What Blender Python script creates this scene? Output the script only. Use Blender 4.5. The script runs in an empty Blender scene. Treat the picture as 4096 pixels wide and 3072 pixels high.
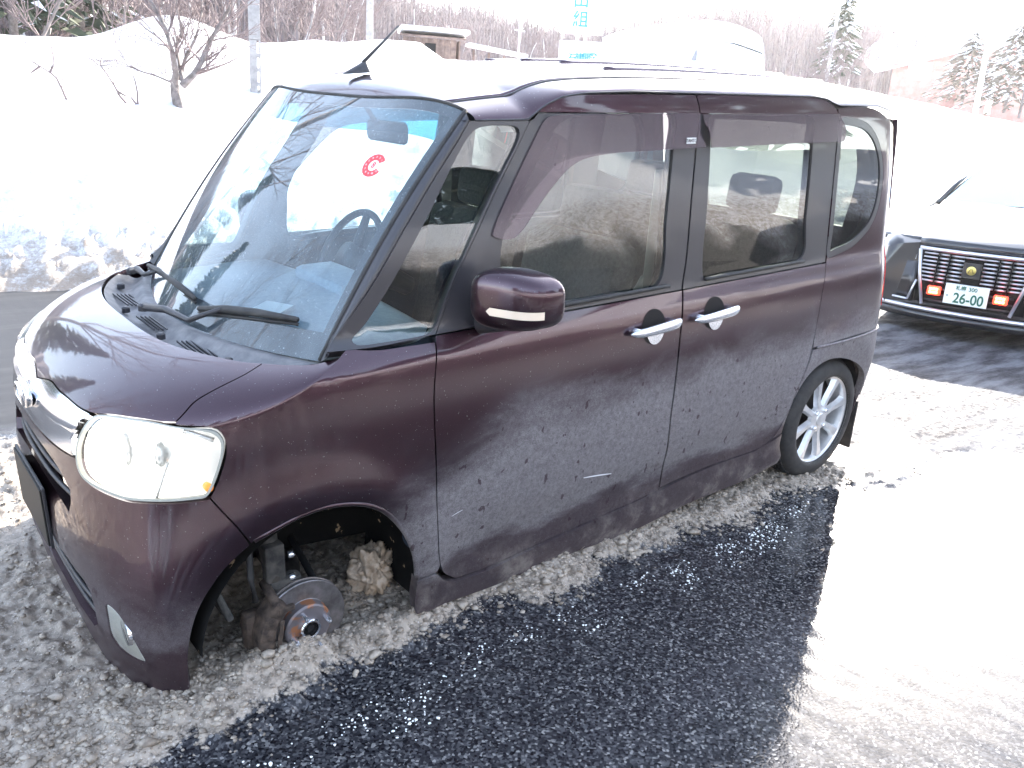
import bpy, bmesh, math, random
import numpy as np
from mathutils import Vector, Matrix
from mathutils.geometry import delaunay_2d_cdt

sc = bpy.context.scene
COL = sc.collection
rad = math.radians

# ---------------- camera ----------------
F = 3326.654                     # focal length in pixels of a 4096 wide picture
RC = np.array([[0.772488, -0.633811, 0.039316], [-0.192004, -0.292132, -0.936906], [0.605307, 0.7162, -0.347363]])          # van frame -> camera (x right, y down, z forward)
CC = np.array([-0.301, -2.4493, 1.6691])          # camera position in the van frame
# the van leans onto its bare brake disc: tilt of the van frame against the world
_up = np.array([.058, .040, 1.0]); _up /= np.linalg.norm(_up)
_ex = np.array([1., 0, 0]) - _up*_up[0]; _ex /= np.linalg.norm(_ex)
MW = np.stack([_ex, np.cross(_up, _ex), _up])
PIV = np.array([2.98, -.69, 0.])
def c2w(p): return MW @ (np.asarray(p, float)-PIV) + PIV
CW = c2w(CC)
RW = RC @ MW.T
VANM = Matrix(((*MW[0], 0), (*MW[1], 0), (*MW[2], 0), (0, 0, 0, 1)))
_o = c2w([0, 0, 0])
VANM = Matrix.Translation(Vector(_o)) @ VANM

cam = bpy.data.cameras.new('camera')
camo = bpy.data.objects.new('camera', cam)
COL.objects.link(camo)
cam.sensor_width = 36.0
cam.lens = F/4096*36
cam.clip_start = .05
cam.clip_end = 3000
_m = Matrix(((RW[0][0], -RW[1][0], -RW[2][0], CW[0]), (RW[0][1], -RW[1][1], -RW[2][1], CW[1]), (RW[0][2], -RW[1][2], -RW[2][2], CW[2]), (0, 0, 0, 1)))
camo.matrix_world = _m
sc.camera = camo

# ---------------- light ----------------
SUN_AZ, SUN_EL = 65.0, 25.0      # azimuth from +Y towards +X
w = bpy.data.worlds.new('World'); sc.world = w; w.use_nodes = True
nt = w.node_tree; nt.nodes.clear()
sky = nt.nodes.new('ShaderNodeTexSky'); sky.sky_type = 'NISHITA'; sky.sun_disc = False
sky.sun_elevation = rad(SUN_EL); sky.sun_rotation = rad(SUN_AZ)
sky.air_density = 1.0; sky.dust_density = 1.0; sky.ozone_density = 1.0
bg = nt.nodes.new('ShaderNodeBackground'); bg.inputs[1].default_value = .15
out = nt.nodes.new('ShaderNodeOutputWorld')
hs = nt.nodes.new('ShaderNodeHueSaturation'); hs.inputs['Saturation'].default_value = .68
nt.links.new(sky.outputs[0], hs.inputs['Color']); nt.links.new(hs.outputs[0], bg.inputs[0]); nt.links.new(bg.outputs[0], out.inputs[0])
sl = bpy.data.lights.new('sun', 'SUN'); sl.energy = 3.3; sl.angle = rad(.6); sl.color = (1, .93, .84)
so = bpy.data.objects.new('sun', sl); COL.objects.link(so)
_sd = Vector((math.sin(rad(SUN_AZ))*math.cos(rad(SUN_EL)), math.cos(rad(SUN_AZ))*math.cos(rad(SUN_EL)), math.sin(rad(SUN_EL))))
so.rotation_euler = _sd.to_track_quat('Z', 'Y').to_euler()
sc.view_settings.view_transform = 'Standard'
sc.view_settings.look = 'None'
sc.view_settings.gamma = 1.0
sc.view_settings.use_curve_mapping = False
sc.view_settings.exposure = 2.9
sc.render.engine = 'CYCLES'
sc.cycles.max_bounces = 10
sc.cycles.transparent_max_bounces = 16

# ---------------- van body surface functions (metres, van frame) ----------------
def spline(xs,ys):
    xs=np.array(xs,float); ys=np.array(ys,float); n=len(xs); h=np.diff(xs)
    A=np.zeros((n,n)); b=np.zeros(n); A[0,0]=A[-1,-1]=1
    for i in range(1,n-1):
        A[i,i-1]=h[i-1]; A[i,i]=2*(h[i-1]+h[i]); A[i,i+1]=h[i]
        b[i]=3*((ys[i+1]-ys[i])/h[i]-(ys[i]-ys[i-1])/h[i-1])
    c=np.linalg.solve(A,b)
    def f(x):
        x=np.clip(np.asarray(x,float),xs[0],xs[-1]); i=np.clip(np.searchsorted(xs,x)-1,0,n-2)
        d=x-xs[i]; hh=h[i]; bb=(ys[i+1]-ys[i])/hh-hh*(2*c[i]+c[i+1])/3; dd=(c[i+1]-c[i])/(3*hh)
        return ys[i]+bb*d+c[i]*d*d+dd*d**3
    return f
def sst(a,b,x):
    t=np.clip((np.asarray(x,float)-a)/(b-a),0,1); return t*t*t*(t*(6*t-15)+10)
# half width by height
_W=spline([.04,.17,.25,.35,.5,.65,.8,.9,.97,1.01,1.06,1.3,1.55,1.64,1.72],
          [.680,.692,.700,.714,.7305,.7375,.7345,.727,.716,.706,.700,.682,.655,.641,.615])
X0=.60; A0=.57; NN=2.6      # front plan superellipse
XR=3.21; AR=.25; NR=2.8    # rear plan
def _plan(NN=NN):
    # table of s -> X,w ; front
    th=np.linspace(0,np.pi/2,800)
    c=np.cos(th)**(2/NN); s=np.sin(th)**(2/NN)
    xf=X0-A0*c; yf=.7375*s          # th=0: front centre ; th=pi/2: side
    L=np.concatenate([[0],np.cumsum(np.hypot(np.diff(xf),np.diff(yf)))])
    sf=X0-(L[-1]-L)
    xs=np.linspace(X0,XR,200)[1:]
    th=np.linspace(np.pi/2,0,800)
    xr=XR+AR*np.cos(th)**(2/NR); yr=.7375*np.sin(th)**(2/NR)
    Lr=np.concatenate([[0],np.cumsum(np.hypot(np.diff(xr),np.diff(yr)))])
    S=np.concatenate([sf,xs,XR+Lr[1:]]); X=np.concatenate([xf,xs,xr[1:]]); w=np.concatenate([yf,np.full(len(xs),.7375),yr[1:]])/.7375
    return S,X,w
_S,_X,_w=_plan(); SMIN=_S[0]; SMAX=_S[-1]
_S2,_X2,_w2=_plan(5.0); _S2=np.where(_S2<X0,X0-(X0-_S2)*(X0-SMIN)/(X0-_S2[0]),_S2)
_dxf=spline([.04,.10,.17,.25,.35,.5,.65,.8,.88,.95],[.06,.04,.03,.015,-.002,-.008,.0,.02,.045,.09])
_dxr=spline([.10,.2,.35,.5,.8,1.0,1.2,1.4,1.6,1.7],[-.05,-.02,.0,.005,.005,-.00,-.005,-.02,-.05,-.08])
def Ze(s): return np.interp(s,[SMIN,-.2,.1,.35,.5,.6,.7,.8],[.80,.81,.835,.89,.94,.99,1.04,1.3])
_ze=spline([SMIN,-.25,0,.2,.35,.5,.6,.7,.85],[.795,.80,.82,.855,.89,.94,.985,1.05,1.3])
_top=spline([-.1,.05,.12,.2,.3,.4,.5,.6,.75],[.875,.895,.925,.957,.984,1.002,1.010,1.012,1.015])
FA=[(.505,.30,.375),(2.995,.29,.375)]
def side_w(x,z):
    W=_W(z)
    W=W-.10*np.clip(1.2-x,0,1)**1.3*sst(.95,1.05,z)
    W=W-.022*sst(1.5,1.0,x)*sst(1.15,1.5,z)
    # wheel arch flares + body side shape
    for cx,cz,r in FA:
        d=np.hypot(x-cx,z-cz)
        W=W+.012*np.exp(-((d-r)/.07)**2)*sst(1.0,.7,z)
    # door lower recess
    W=W-.010*np.exp(-((z-.33)/.075)**2)*sst(.85,1.05,x)*sst(2.75,2.5,x)
    return W
def P(s,t):
    """body side / nose surface; s along plan, t height then roll. left side (y<0)"""
    s=np.asarray(s,float); t=np.asarray(t,float)
    k=sst(.86,.12,t); X=np.interp(s,_S,_X)*(1-k)+np.interp(s,_S2,_X2)*k; w=np.interp(s,_S,_w)*(1-k)+np.interp(s,_S2,_w2)*k
    ze=_ze(s); low=t<=ze; z=np.where(low,t,ze); aa=np.maximum(t-ze,0); rho=1-aa*aa/(aa+.10)
    ff=sst(.62,.0,X); fr=sst(3.0,3.3,X)
    X1=X+_dxf(z)*ff+_dxr(z)*fr
    Y1=side_w(X,z)*w
    X2=np.where(X<X0,X0-rho*(X0-X1),X1); Y2=Y1*rho
    zt=_top(X2)-.012*(Y2/.6)**2
    r=np.clip(rho,0,1)
    Z=np.where(low,t,ze+np.maximum(zt-ze,0)*(1-r**6.0)**.5)
    return np.stack([X2,-Y2,Z],-1)

def G(s,t):
    """side incl. greenhouse, no roll"""
    s=np.asarray(s,float); z=np.asarray(t,float)
    X=np.interp(s,_S,_X); w=np.interp(s,_S,_w)
    return np.stack([X+_dxf(z)*sst(.62,0,X)+_dxr(z)*sst(3.0,3.3,X),-side_w(X,z)*np.where(X<X0,1,w),z],-1)

# outlines of the panels on that surface (plan length, height)
TR = {
  'door_gap_front': [(0.905, 0.998), (0.884, 0.889), (0.88, 0.792), (0.885, 0.66), (0.891, 0.513), (0.903, 0.384), (0.92, 0.305), (0.944, 0.259), (0.989, 0.223)],
  'door_bottom': [(0.989, 0.223), (1.107, 0.215), (1.258, 0.221), (1.485, 0.23), (1.687, 0.236), (1.858, 0.242), (1.913, 0.244)],
  'b_gap': [(1.913, 0.244), (1.918, 0.303), (1.906, 0.418), (1.888, 0.563), (1.888, 0.651), (1.889, 0.737), (1.895, 0.868), (1.912, 1.014), (1.928, 1.114), (1.934, 1.236), (1.942, 1.355), (1.954, 1.471), (1.967, 1.543), (1.966, 1.586), (1.948, 1.633)],
  'door_top': [(1.948, 1.635), (1.826, 1.634), (1.617, 1.631), (1.445, 1.627), (1.366, 1.618), (1.315, 1.603), (1.283, 1.581), (1.266, 1.562)],
  'a_gap': [(1.252, 1.556), (1.179, 1.446), (1.073, 1.294), (0.987, 1.162), (0.931, 1.04), (0.909, 1.009)],
  'fglass': [(1.131, 1.166), (1.132, 1.213), (1.151, 1.27), (1.186, 1.325), (1.242, 1.4), (1.296, 1.481), (1.342, 1.538), (1.382, 1.56), (1.458, 1.569), (1.64, 1.572), (1.847, 1.577), (1.844, 1.476), (1.832, 1.365), (1.82, 1.252), (1.799, 1.046), (1.573, 1.042), (1.391, 1.042), (1.272, 1.04), (1.139, 1.04)],
  'rdoor_bottom': [(1.915, 0.253), (2.053, 0.261), (2.24, 0.263), (2.392, 0.255), (2.513, 0.252)],
  'rdoor_rear': [(2.552, 0.227), (2.625, 0.296), (2.668, 0.381), (2.686, 0.497), (2.733, 0.613), (2.758, 0.706), (2.765, 0.78), (2.777, 0.885), (2.796, 0.965), (2.809, 1.029), (2.806, 1.146), (2.806, 1.296), (2.811, 1.45), (2.823, 1.564), (2.804, 1.587), (2.764, 1.614), (2.719, 1.63), (2.632, 1.639)],
  'rdoor_top': [(2.632, 1.639), (2.403, 1.639), (2.178, 1.638), (1.951, 1.636)],
  'rglass': [(2.026, 1.571), (2.031, 1.47), (2.025, 1.292), (2.027, 1.041), (2.154, 1.04), (2.386, 1.038), (2.635, 1.049), (2.639, 1.208), (2.645, 1.477), (2.635, 1.568), (2.403, 1.574), (2.178, 1.575)],
  'qglass': [(2.824, 1.559), (2.927, 1.564), (3.029, 1.546), (3.117, 1.499), (3.176, 1.433), (3.203, 1.35), (3.2, 1.266), (3.182, 1.192), (3.141, 1.131), (3.077, 1.088), (3.001, 1.055), (2.904, 1.038), (2.812, 1.034), (2.81, 1.146), (2.807, 1.296), (2.812, 1.45)],
  'rear_bumper_line': [(2.769, 0.667), (2.866, 0.674), (3.068, 0.675), (3.294, 0.662)],
  'rear_arch': [(2.696, 0.279), (2.678, 0.366), (2.679, 0.452), (2.71, 0.509), (2.759, 0.557), (2.839, 0.587), (2.949, 0.585), (3.069, 0.553), (3.177, 0.501), (3.307, 0.415), (3.307, 0.37)],
  'quarter_bottom': [(2.513, 0.252), (2.608, 0.295), (2.705, 0.271)],
  'rear_low': [(3.307, 0.37), (3.307, 0.297), (3.313, 0.233)],
  'fuel': [(3.16, 0.955), (3.209, 0.897), (3.211, 0.828), (3.154, 0.802), (3.076, 0.818), (3.042, 0.862), (3.045, 0.927), (3.096, 0.956)],
  'tail': [(3.286, 0.914), (3.3, 0.883), (3.3, 0.815), (3.3, 0.78), (3.25, 0.8), (3.249, 0.869)],
  'hoodgap': [(0.433, 1.172), (0.37, 1.108), (0.3, 1.053), (0.245, 1.005), (0.222, 0.976), (0.207, 0.944), (0.192, 0.918), (0.183, 0.906)],
  'headlight': [(-0.025, 0.905), (-0.055, 0.896), (-0.074, 0.876), (-0.091, 0.838), (-0.109, 0.804), (-0.119, 0.775), (-0.118, 0.754), (-0.11, 0.724), (-0.083, 0.704), (-0.049, 0.697), (-0.017, 0.694), (0.026, 0.691), (0.065, 0.689), (0.134, 0.695), (0.201, 0.702), (0.244, 0.708), (0.265, 0.71), (0.276, 0.729), (0.286, 0.752), (0.296, 0.783), (0.303, 0.808), (0.306, 0.834), (0.303, 0.854), (0.293, 0.867), (0.279, 0.874), (0.245, 0.884), (0.21, 0.888), (0.179, 0.893), (0.146, 0.901), (0.099, 0.908), (0.048, 0.909), (0.012, 0.909)],
  'fender_bumper': [(0.269, 0.711), (0.292, 0.681), (0.324, 0.64), (0.344, 0.609), (0.361, 0.579)],
  'farch': [(0.37, 0.586), (0.394, 0.599), (0.43, 0.611), (0.485, 0.631), (0.544, 0.635), (0.619, 0.62), (0.686, 0.593), (0.733, 0.55), (0.774, 0.494), (0.806, 0.435), (0.829, 0.369), (0.84, 0.287)],
  'arch_lip_top': [(0.477, 0.672), (0.512, 0.683), (0.557, 0.691), (0.607, 0.687), (0.65, 0.675), (0.694, 0.652), (0.743, 0.619)],
  'sill_front': [(0.84, 0.287), (0.842, 0.238), (0.839, 0.207), (0.825, 0.182)],
  'sill_top': [(0.84, 0.286), (0.874, 0.287), (0.91, 0.286), (0.926, 0.256), (0.944, 0.228), (0.988, 0.199), (1.065, 0.189)],
  'sill_bottom': [(0.855, 0.164), (1.114, 0.137), (1.269, 0.134), (1.523, 0.128), (1.798, 0.111), (2.104, 0.128), (2.459, 0.12), (2.707, 0.141)],
  'bumper_arch': [(0.349, 0.567), (0.328, 0.549), (0.301, 0.521), (0.278, 0.486), (0.26, 0.456), (0.246, 0.424), (0.233, 0.38), (0.22, 0.32), (0.211, 0.268), (0.202, 0.214), (0.195, 0.147)],
  'bumper_bot': [(0.195, 0.147), (0.163, 0.131), (0.122, 0.112), (0.063, 0.091), (-0.006, 0.066), (-0.085, 0.029)],
  'chrome_bot': [(-0.125, 0.747), (-0.176, 0.741), (-0.255, 0.741), (-0.339, 0.745), (-0.425, 0.742)],
  'chrome_top': [(-0.081, 0.894), (-0.143, 0.903), (-0.218, 0.915), (-0.294, 0.919), (-0.379, 0.925), (-0.484, 0.93)],
  'chrome_in': [(-0.081, 0.894), (-0.113, 0.859), (-0.124, 0.828), (-0.138, 0.794), (-0.141, 0.769), (-0.134, 0.747), (-0.123, 0.741)],
  'slot': [(-0.161, 0.629), (-0.163, 0.657), (-0.228, 0.685), (-0.305, 0.698), (-0.382, 0.706)],
  'slot2': [(-0.224, 0.594), (-0.165, 0.582), (-0.158, 0.625)],
  'lower_intake': [(-0.259, 0.444), (-0.173, 0.433), (-0.085, 0.418), (-0.066, 0.378), (-0.075, 0.321)],
  'fog': [(0.001, 0.407), (0.038, 0.403), (0.061, 0.385), (0.083, 0.351), (0.1, 0.31), (0.11, 0.274), (0.079, 0.274), (0.046, 0.279), (0.019, 0.293), (0.001, 0.317), (0.002, 0.363)],
  'fogrecess': [(-0.038, 0.41), (-0.031, 0.352), (-0.038, 0.273), (-0.073, 0.184), (0.031, 0.22), (0.11, 0.244)],
  'handle_f': [(1.63, 0.909), (1.647, 0.924), (1.733, 0.925), (1.851, 0.931), (1.881, 0.922), (1.884, 0.906), (1.861, 0.897), (1.734, 0.895), (1.647, 0.895)],
  'handle_r': [(1.938, 0.914), (1.955, 0.928), (2.064, 0.931), (2.189, 0.932), (2.211, 0.922), (2.209, 0.907), (2.169, 0.902), (2.055, 0.897), (1.956, 0.896)],
  'pocket_f': [(1.698, 0.939), (1.702, 0.962), (1.736, 0.973), (1.78, 0.968), (1.81, 0.947), (1.814, 0.904), (1.793, 0.864), (1.753, 0.852), (1.717, 0.862), (1.699, 0.886)],
  'apost_glass': [(0.673, 1.03), (0.71, 1.059), (0.776, 1.138), (0.852, 1.242), (0.923, 1.336), (0.99, 1.431), (1.047, 1.51), (1.077, 1.534), (1.112, 1.542), (1.195, 1.544), (1.214, 1.534), (1.213, 1.51), (1.153, 1.422), (1.069, 1.304), (0.994, 1.186), (0.944, 1.09), (0.919, 1.037), (0.898, 1.02), (0.863, 1.015), (0.753, 1.014), (0.686, 1.016)],
  'apost_out': [(0.596, 1.007), (0.714, 1.131), (0.83, 1.281), (0.931, 1.401), (1.005, 1.487), (1.055, 1.552), (1.252, 1.557)],
  'mirror': [(1.036, 1.038), (1.043, 1.087), (1.067, 1.124), (1.116, 1.159), (1.172, 1.177), (1.258, 1.158), (1.342, 1.13), (1.383, 1.098), (1.391, 1.027), (1.378, 0.98), (1.308, 0.975), (1.165, 0.991), (1.074, 1.013)],
  'sill_mid': [(0.909, 0.28), (1.018, 0.191), (1.261, 0.196), (1.925, 0.212), (2.306, 0.21), (2.587, 0.275)],
  'visor_f': [(1.103, 1.259), (1.124, 1.3), (1.18, 1.383), (1.24, 1.472), (1.298, 1.557), (1.323, 1.568), (1.416, 1.573), (1.64, 1.576), (1.964, 1.579), (1.969, 1.53), (1.97, 1.474), (1.807, 1.47), (1.64, 1.467), (1.547, 1.465), (1.442, 1.456), (1.373, 1.435), (1.305, 1.383), (1.25, 1.332), (1.195, 1.276), (1.162, 1.249), (1.134, 1.244)],
  'visor_r': [(1.982, 1.575), (2.25, 1.58), (2.565, 1.581), (2.808, 1.581), (2.818, 1.564), (2.816, 1.481), (2.798, 1.477), (2.576, 1.477), (2.258, 1.474), (1.997, 1.471), (1.985, 1.523)],
}

# ---------------- helpers ----------------
rng = random.Random(7)
nr = np.random.RandomState(11)
SMID = SMIN

def PF(q, t):          # nose: q = plan length from the centre line, negative on the other side
    q = np.asarray(q, float); p = P(SMIN+np.abs(q), t)
    p[..., 1] *= np.where(q < 0, -1, 1); return p
def PR(q, t):          # tail: the same from the rear centre line
    q = np.asarray(q, float); p = G(SMAX-np.abs(q), t)
    p[..., 1] *= np.where(q > 0, -1, 1); return p

MATS = {}
def mat(name, col=(.5, .5, .5), rough=.5, metal=0., coat=0., spec=.5, emit=None, es=1., alpha=None, trans=0.):
    if name in MATS: return MATS[name]
    m = bpy.data.materials.new(name); m.use_nodes = True
    b = m.node_tree.nodes['Principled BSDF']
    b.inputs['Base Color'].default_value = (*col, 1)
    b.inputs['Roughness'].default_value = rough
    b.inputs['Metallic'].default_value = metal
    b.inputs['Coat Weight'].default_value = coat
    b.inputs['Coat Roughness'].default_value = .04
    b.inputs['Specular IOR Level'].default_value = spec
    if emit: b.inputs['Emission Color'].default_value = (*emit, 1); b.inputs['Emission Strength'].default_value = es
    if trans: b.inputs['Transmission Weight'].default_value = trans
    MATS[name] = m
    return m
class NT:
    """small node helper"""
    def __init__(s, m): s.m = m; s.t = m.node_tree; s.b = s.t.nodes.get('Principled BSDF')
    def n(s, typ, **kw):
        d = s.t.nodes.new(typ)
        for k, v in kw.items():
            if k.startswith('i_'): 
                key = k[2:].replace('_', ' ')
                d.inputs[int(key) if key.isdigit() else key].default_value = v
            else: setattr(d, k, v)
        return d
    def l(s, a, b): s.t.links.new(a, b)
    def coord(s, scale=(1, 1, 1)):
        c = s.n('ShaderNodeTexCoord'); mp = s.n('ShaderNodeMapping'); mp.inputs['Scale'].default_value = scale
        s.l(c.outputs['Object'], mp.inputs[0]); return mp.outputs[0]
    def noise(s, co, scale, detail=4, rough=.55, dist=0.):
        d = s.n('ShaderNodeTexNoise', i_Scale=scale, i_Detail=detail, i_Roughness=rough, i_Distortion=dist); s.l(co, d.inputs['Vector']); return d.outputs['Fac']
    def vor(s, co, scale, feature='F1', out='Distance', rnd=1.):
        d = s.n('ShaderNodeTexVoronoi', feature=feature, i_Scale=scale, i_Randomness=rnd); s.l(co, d.inputs['Vector']); return d.outputs[out]
    def ramp(s, fac, stops, interp='LINEAR'):
        d = s.n('ShaderNodeValToRGB'); e = d.color_ramp.elements; d.color_ramp.interpolation = interp
        while len(e) < len(stops): e.new(.5)
        for el, (p, c) in zip(e, stops): el.position = p; el.color = (*c, 1) if len(c) == 3 else c
        s.l(fac, d.inputs[0]); return d.outputs[0]
    def mix(s, f, a, b, typ='MIX'):
        d = s.n('ShaderNodeMix', data_type='RGBA', blend_type=typ)
        for v, i in ((f, 0), (a, 6), (b, 7)):
            if hasattr(v, 'links'): s.l(v, d.inputs[i])
            elif i: d.inputs[i].default_value = (*v, 1)
            else: d.inputs[i].default_value = v
        return d.outputs[2]
    def math(s, op, a, b=None, c=None, clamp=False):
        d = s.n('ShaderNodeMath', operation=op, use_clamp=clamp)
        for i, v in enumerate((a, b, c)):
            if v is None: continue
            if hasattr(v, 'links'): s.l(v, d.inputs[i])
            else: d.inputs[i].default_value = v
        return d.outputs[0]
    def sep(s, co):
        d = s.n('ShaderNodeSeparateXYZ'); s.l(co, d.inputs[0]); return d.outputs
    def mr(s, v, a, b, c=0., d_=1., smooth=True):
        d = s.n('ShaderNodeMapRange', interpolation_type='SMOOTHSTEP' if smooth else 'LINEAR')
        s.l(v, d.inputs[0])
        for i, x in enumerate((a, b, c, d_)): d.inputs[i+1].default_value = x
        return d.outputs[0]
    def bump(s, h, strength=.3, dist=.01):
        d = s.n('ShaderNodeBump', i_Strength=strength, i_Distance=dist); s.l(h, d.inputs['Height']); return d.outputs[0]

def grain(m, base, var, scale=30, amt=.15, bstr=.1, bdist=.002, rough=None):
    t = NT(m); co = t.coord(); f = t.noise(co, scale, 5, .6)
    t.l(t.mix(t.ramp(f, [(.35, (0, 0, 0)), (.7, (1, 1, 1))]), base, var), t.b.inputs['Base Color'])
    if bstr: t.l(t.bump(t.noise(co, scale*3, 3), bstr, bdist), t.b.inputs['Normal'])
    return m

# painted metal, with road film that keeps to the low part of the flanks
def paint_mat():
    m = mat('van_paint', (.085, .04, .07), .3, .85, 1.0); t = NT(m); co = t.coord(); x, y, z = t.sep(co)
    fl = t.noise(co, 900, 2, .5)
    t.l(t.mix(fl, (.026, .010, .016), (.066, .030, .044)), t.b.inputs['Base Color'])
    big = t.noise(t.coord((1.3, 1.3, 3.2)), 2.2, 6, .65, .6)
    # film height: lower on the nose, higher on the doors
    edge = t.math('ADD', t.mr(x, .45, 1.30, .50, .80), t.math('MULTIPLY', t.math('SUBTRACT', big, .5), .30))
    film = t.mr(t.math('SUBTRACT', edge, z), -.04, .16)
    wash = t.mr(t.noise(t.coord((3, 3, .7)), 9, 4, .6), .35, .75)        # streaks
    spk = t.noise(co, 420, 2, .6)
    spk2 = t.noise(co, 70, 4, .7)
    spots = t.mr(spk, .42, .62)
    film2 = t.math('MULTIPLY', film, t.math('ADD', t.math('MULTIPLY', spots, .34), t.mr(spk2, .2, .8, .34, .62)))
    dense = t.math('MULTIPLY', film2, t.mr(x, .55, .95, .45, 1.0), clamp=True)
    # washed clean bits near the bottom of the doors
    clean = t.mr(t.math('ADD', z, t.math('MULTIPLY', t.noise(t.coord((1, 1, 2.5)), 4, 5, .65), .22)), .40, .47, .22, 1.)
    drops = t.math('GREATER_THAN', t.noise(t.coord((1, 1, .6)), 34, 2, .4), .70); clean = t.math('MULTIPLY', clean, t.math('SUBTRACT', 1., t.math('MULTIPLY', drops, .75)))
    dense = t.math('MULTIPLY', dense, clean, clamp=True)
    tiny = t.math('GREATER_THAN', t.noise(co, 210, 1, .3), .765)       # salt specks anywhere
    dense = t.math('MAXIMUM', dense, t.math('MULTIPLY', tiny, .55))
    # slush thrown up against the lowest edge
    mudm = t.math('MULTIPLY', t.mr(z, .34, .17, 0, 1), t.mr(t.noise(co, 9, 6, .75), .44, .72))
    mudm = t.math('MULTIPLY', mudm, t.mr(x, .70, .80, 0, .5))
    dcol = t.mix(spk2, (.17, .16, .165), (.29, .275, .28))
    d = t.n('ShaderNodeBsdfPrincipled', i_Roughness=.85); t.l(dcol, d.inputs['Base Color'])
    mud = t.n('ShaderNodeBsdfPrincipled', i_Roughness=.9); mud.inputs['Base Color'].default_value = (.30, .265, .235, 1)
    mm = t.n('ShaderNodeMixShader'); t.l(dense, mm.inputs[0]); t.l(t.b.outputs[0], mm.inputs[1]); t.l(d.outputs[0], mm.inputs[2])
    m2 = t.n('ShaderNodeMixShader'); t.l(mudm, m2.inputs[0]); t.l(mm.outputs[0], m2.inputs[1]); t.l(mud.outputs[0], m2.inputs[2])
    t.l(m2.outputs[0], t.t.nodes['Material Output'].inputs[0])
    # the coat loses its shine in the film
    t.l(t.math('SUBTRACT', 1., t.math('MULTIPLY', film, .6)), t.b.inputs['Coat Weight'])
    t.l(t.math('ADD', .30, t.math('MULTIPLY', film, .22)), t.b.inputs['Roughness'])
    return m
PAINT = paint_mat()
BLACK = grain(mat('black_plastic', (.03, .03, .035), .45), (.022, .022, .026), (.045, .043, .048), 40, bstr=.05)
FRAME = mat('satin_black_frame', (.03, .028, .033), .38, 0, .25)
GREYPL = grain(mat('cowl_plastic', (.16, .16, .17), .6), (.10, .10, .11), (.22, .215, .215), 18, bstr=.15)
RUBBER = grain(mat('rubber', (.02, .02, .02), .7), (.018, .018, .019), (.04, .038, .037), 25, bstr=.1)
CHROME = mat('chrome', (.82, .83, .86), .12, 1.0)
SATIN = mat('satin_chrome', (.75, .77, .82), .25, .9)
DARK = mat('dark_lining', (.012, .012, .013), .85, spec=.2)
TRIM = mat('grey_trim', (.035, .045, .06), .8, spec=.2)
ALLOY = grain(mat('alloy', (.72, .72, .74), .32, .6), (.62, .62, .63), (.80, .80, .80), 20, bstr=.02)
RED = mat('red_lens', (.55, .01, .02), .15, 0, 1.)
AMBER = mat('amber_lens', (.9, .35, .05), .2, 0, 1.)
WHITEPL = mat('white_plastic', (.75, .75, .74), .4)

def glass_mat(name, tint, gloss_rough=.0, ior=1.55, dust_veil=.0, fk=2.3, dcol=(.6, .62, .62), base=0.):
    m = bpy.data.materials.new(name); m.use_nodes = True; t = NT(m); t.t.nodes.remove(t.b)
    tr = t.n('ShaderNodeBsdfTransparent'); tr.inputs[0].default_value = (*tint, 1)
    gl = t.n('ShaderNodeBsdfGlossy', i_Roughness=gloss_rough)
    fr = t.n('ShaderNodeFresnel', i_IOR=ior)
    f2 = t.math('MULTIPLY', fr.outputs[0], 2.3, clamp=True)
    mx = t.n('ShaderNodeMixShader'); t.l(f2, mx.inputs[0]); t.l(tr.outputs[0], mx.inputs[1]); t.l(gl.outputs[0], mx.inputs[2])
    o = mx
    if dust_veil:
        co = t.coord(); d = t.n('ShaderNodeBsdfDiffuse'); d.inputs[0].default_value = (*dcol, 1)
        f = t.math('ADD', base, t.math('MULTIPLY', t.mr(t.noise(t.coord((1, 1, .6)), 5, 6, .7), .3, .8), dust_veil))
        f = t.math('ADD', f, t.math('MULTIPLY', t.math('GREATER_THAN', t.noise(co, 160, 2, .5), .70), dust_veil*1.6), clamp=True)
        o = t.n('ShaderNodeMixShader'); t.l(f, o.inputs[0]); t.l(mx.outputs[0], o.inputs[1]); t.l(d.outputs[0], o.inputs[2])
    t.l(o.outputs[0], t.t.nodes['Material Output'].inputs[0])
    f2.node.inputs[1].default_value = fk
    MATS[name] = m; return m
GLASS = glass_mat('side_glass', (.72, .82, .78), dust_veil=.02)
GLASS_D = glass_mat('rear_side_glass', (.30, .33, .31), dust_veil=.02)
GLASS_W = glass_mat('windscreen_glass', (.70, .85, .92), dust_veil=.17, fk=1.7, dcol=(.50, .60, .66), base=.05)  # bluish layer: some dust, the rest sky reflection painted onto the glass
SMOKE = glass_mat('smoked_deflector', (.42, .35, .38), gloss_rough=.18, dust_veil=.10, fk=1.2, dcol=(.17, .12, .14), base=.34)
LENS = glass_mat('clear_lens', (.95, .95, .93))

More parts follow.
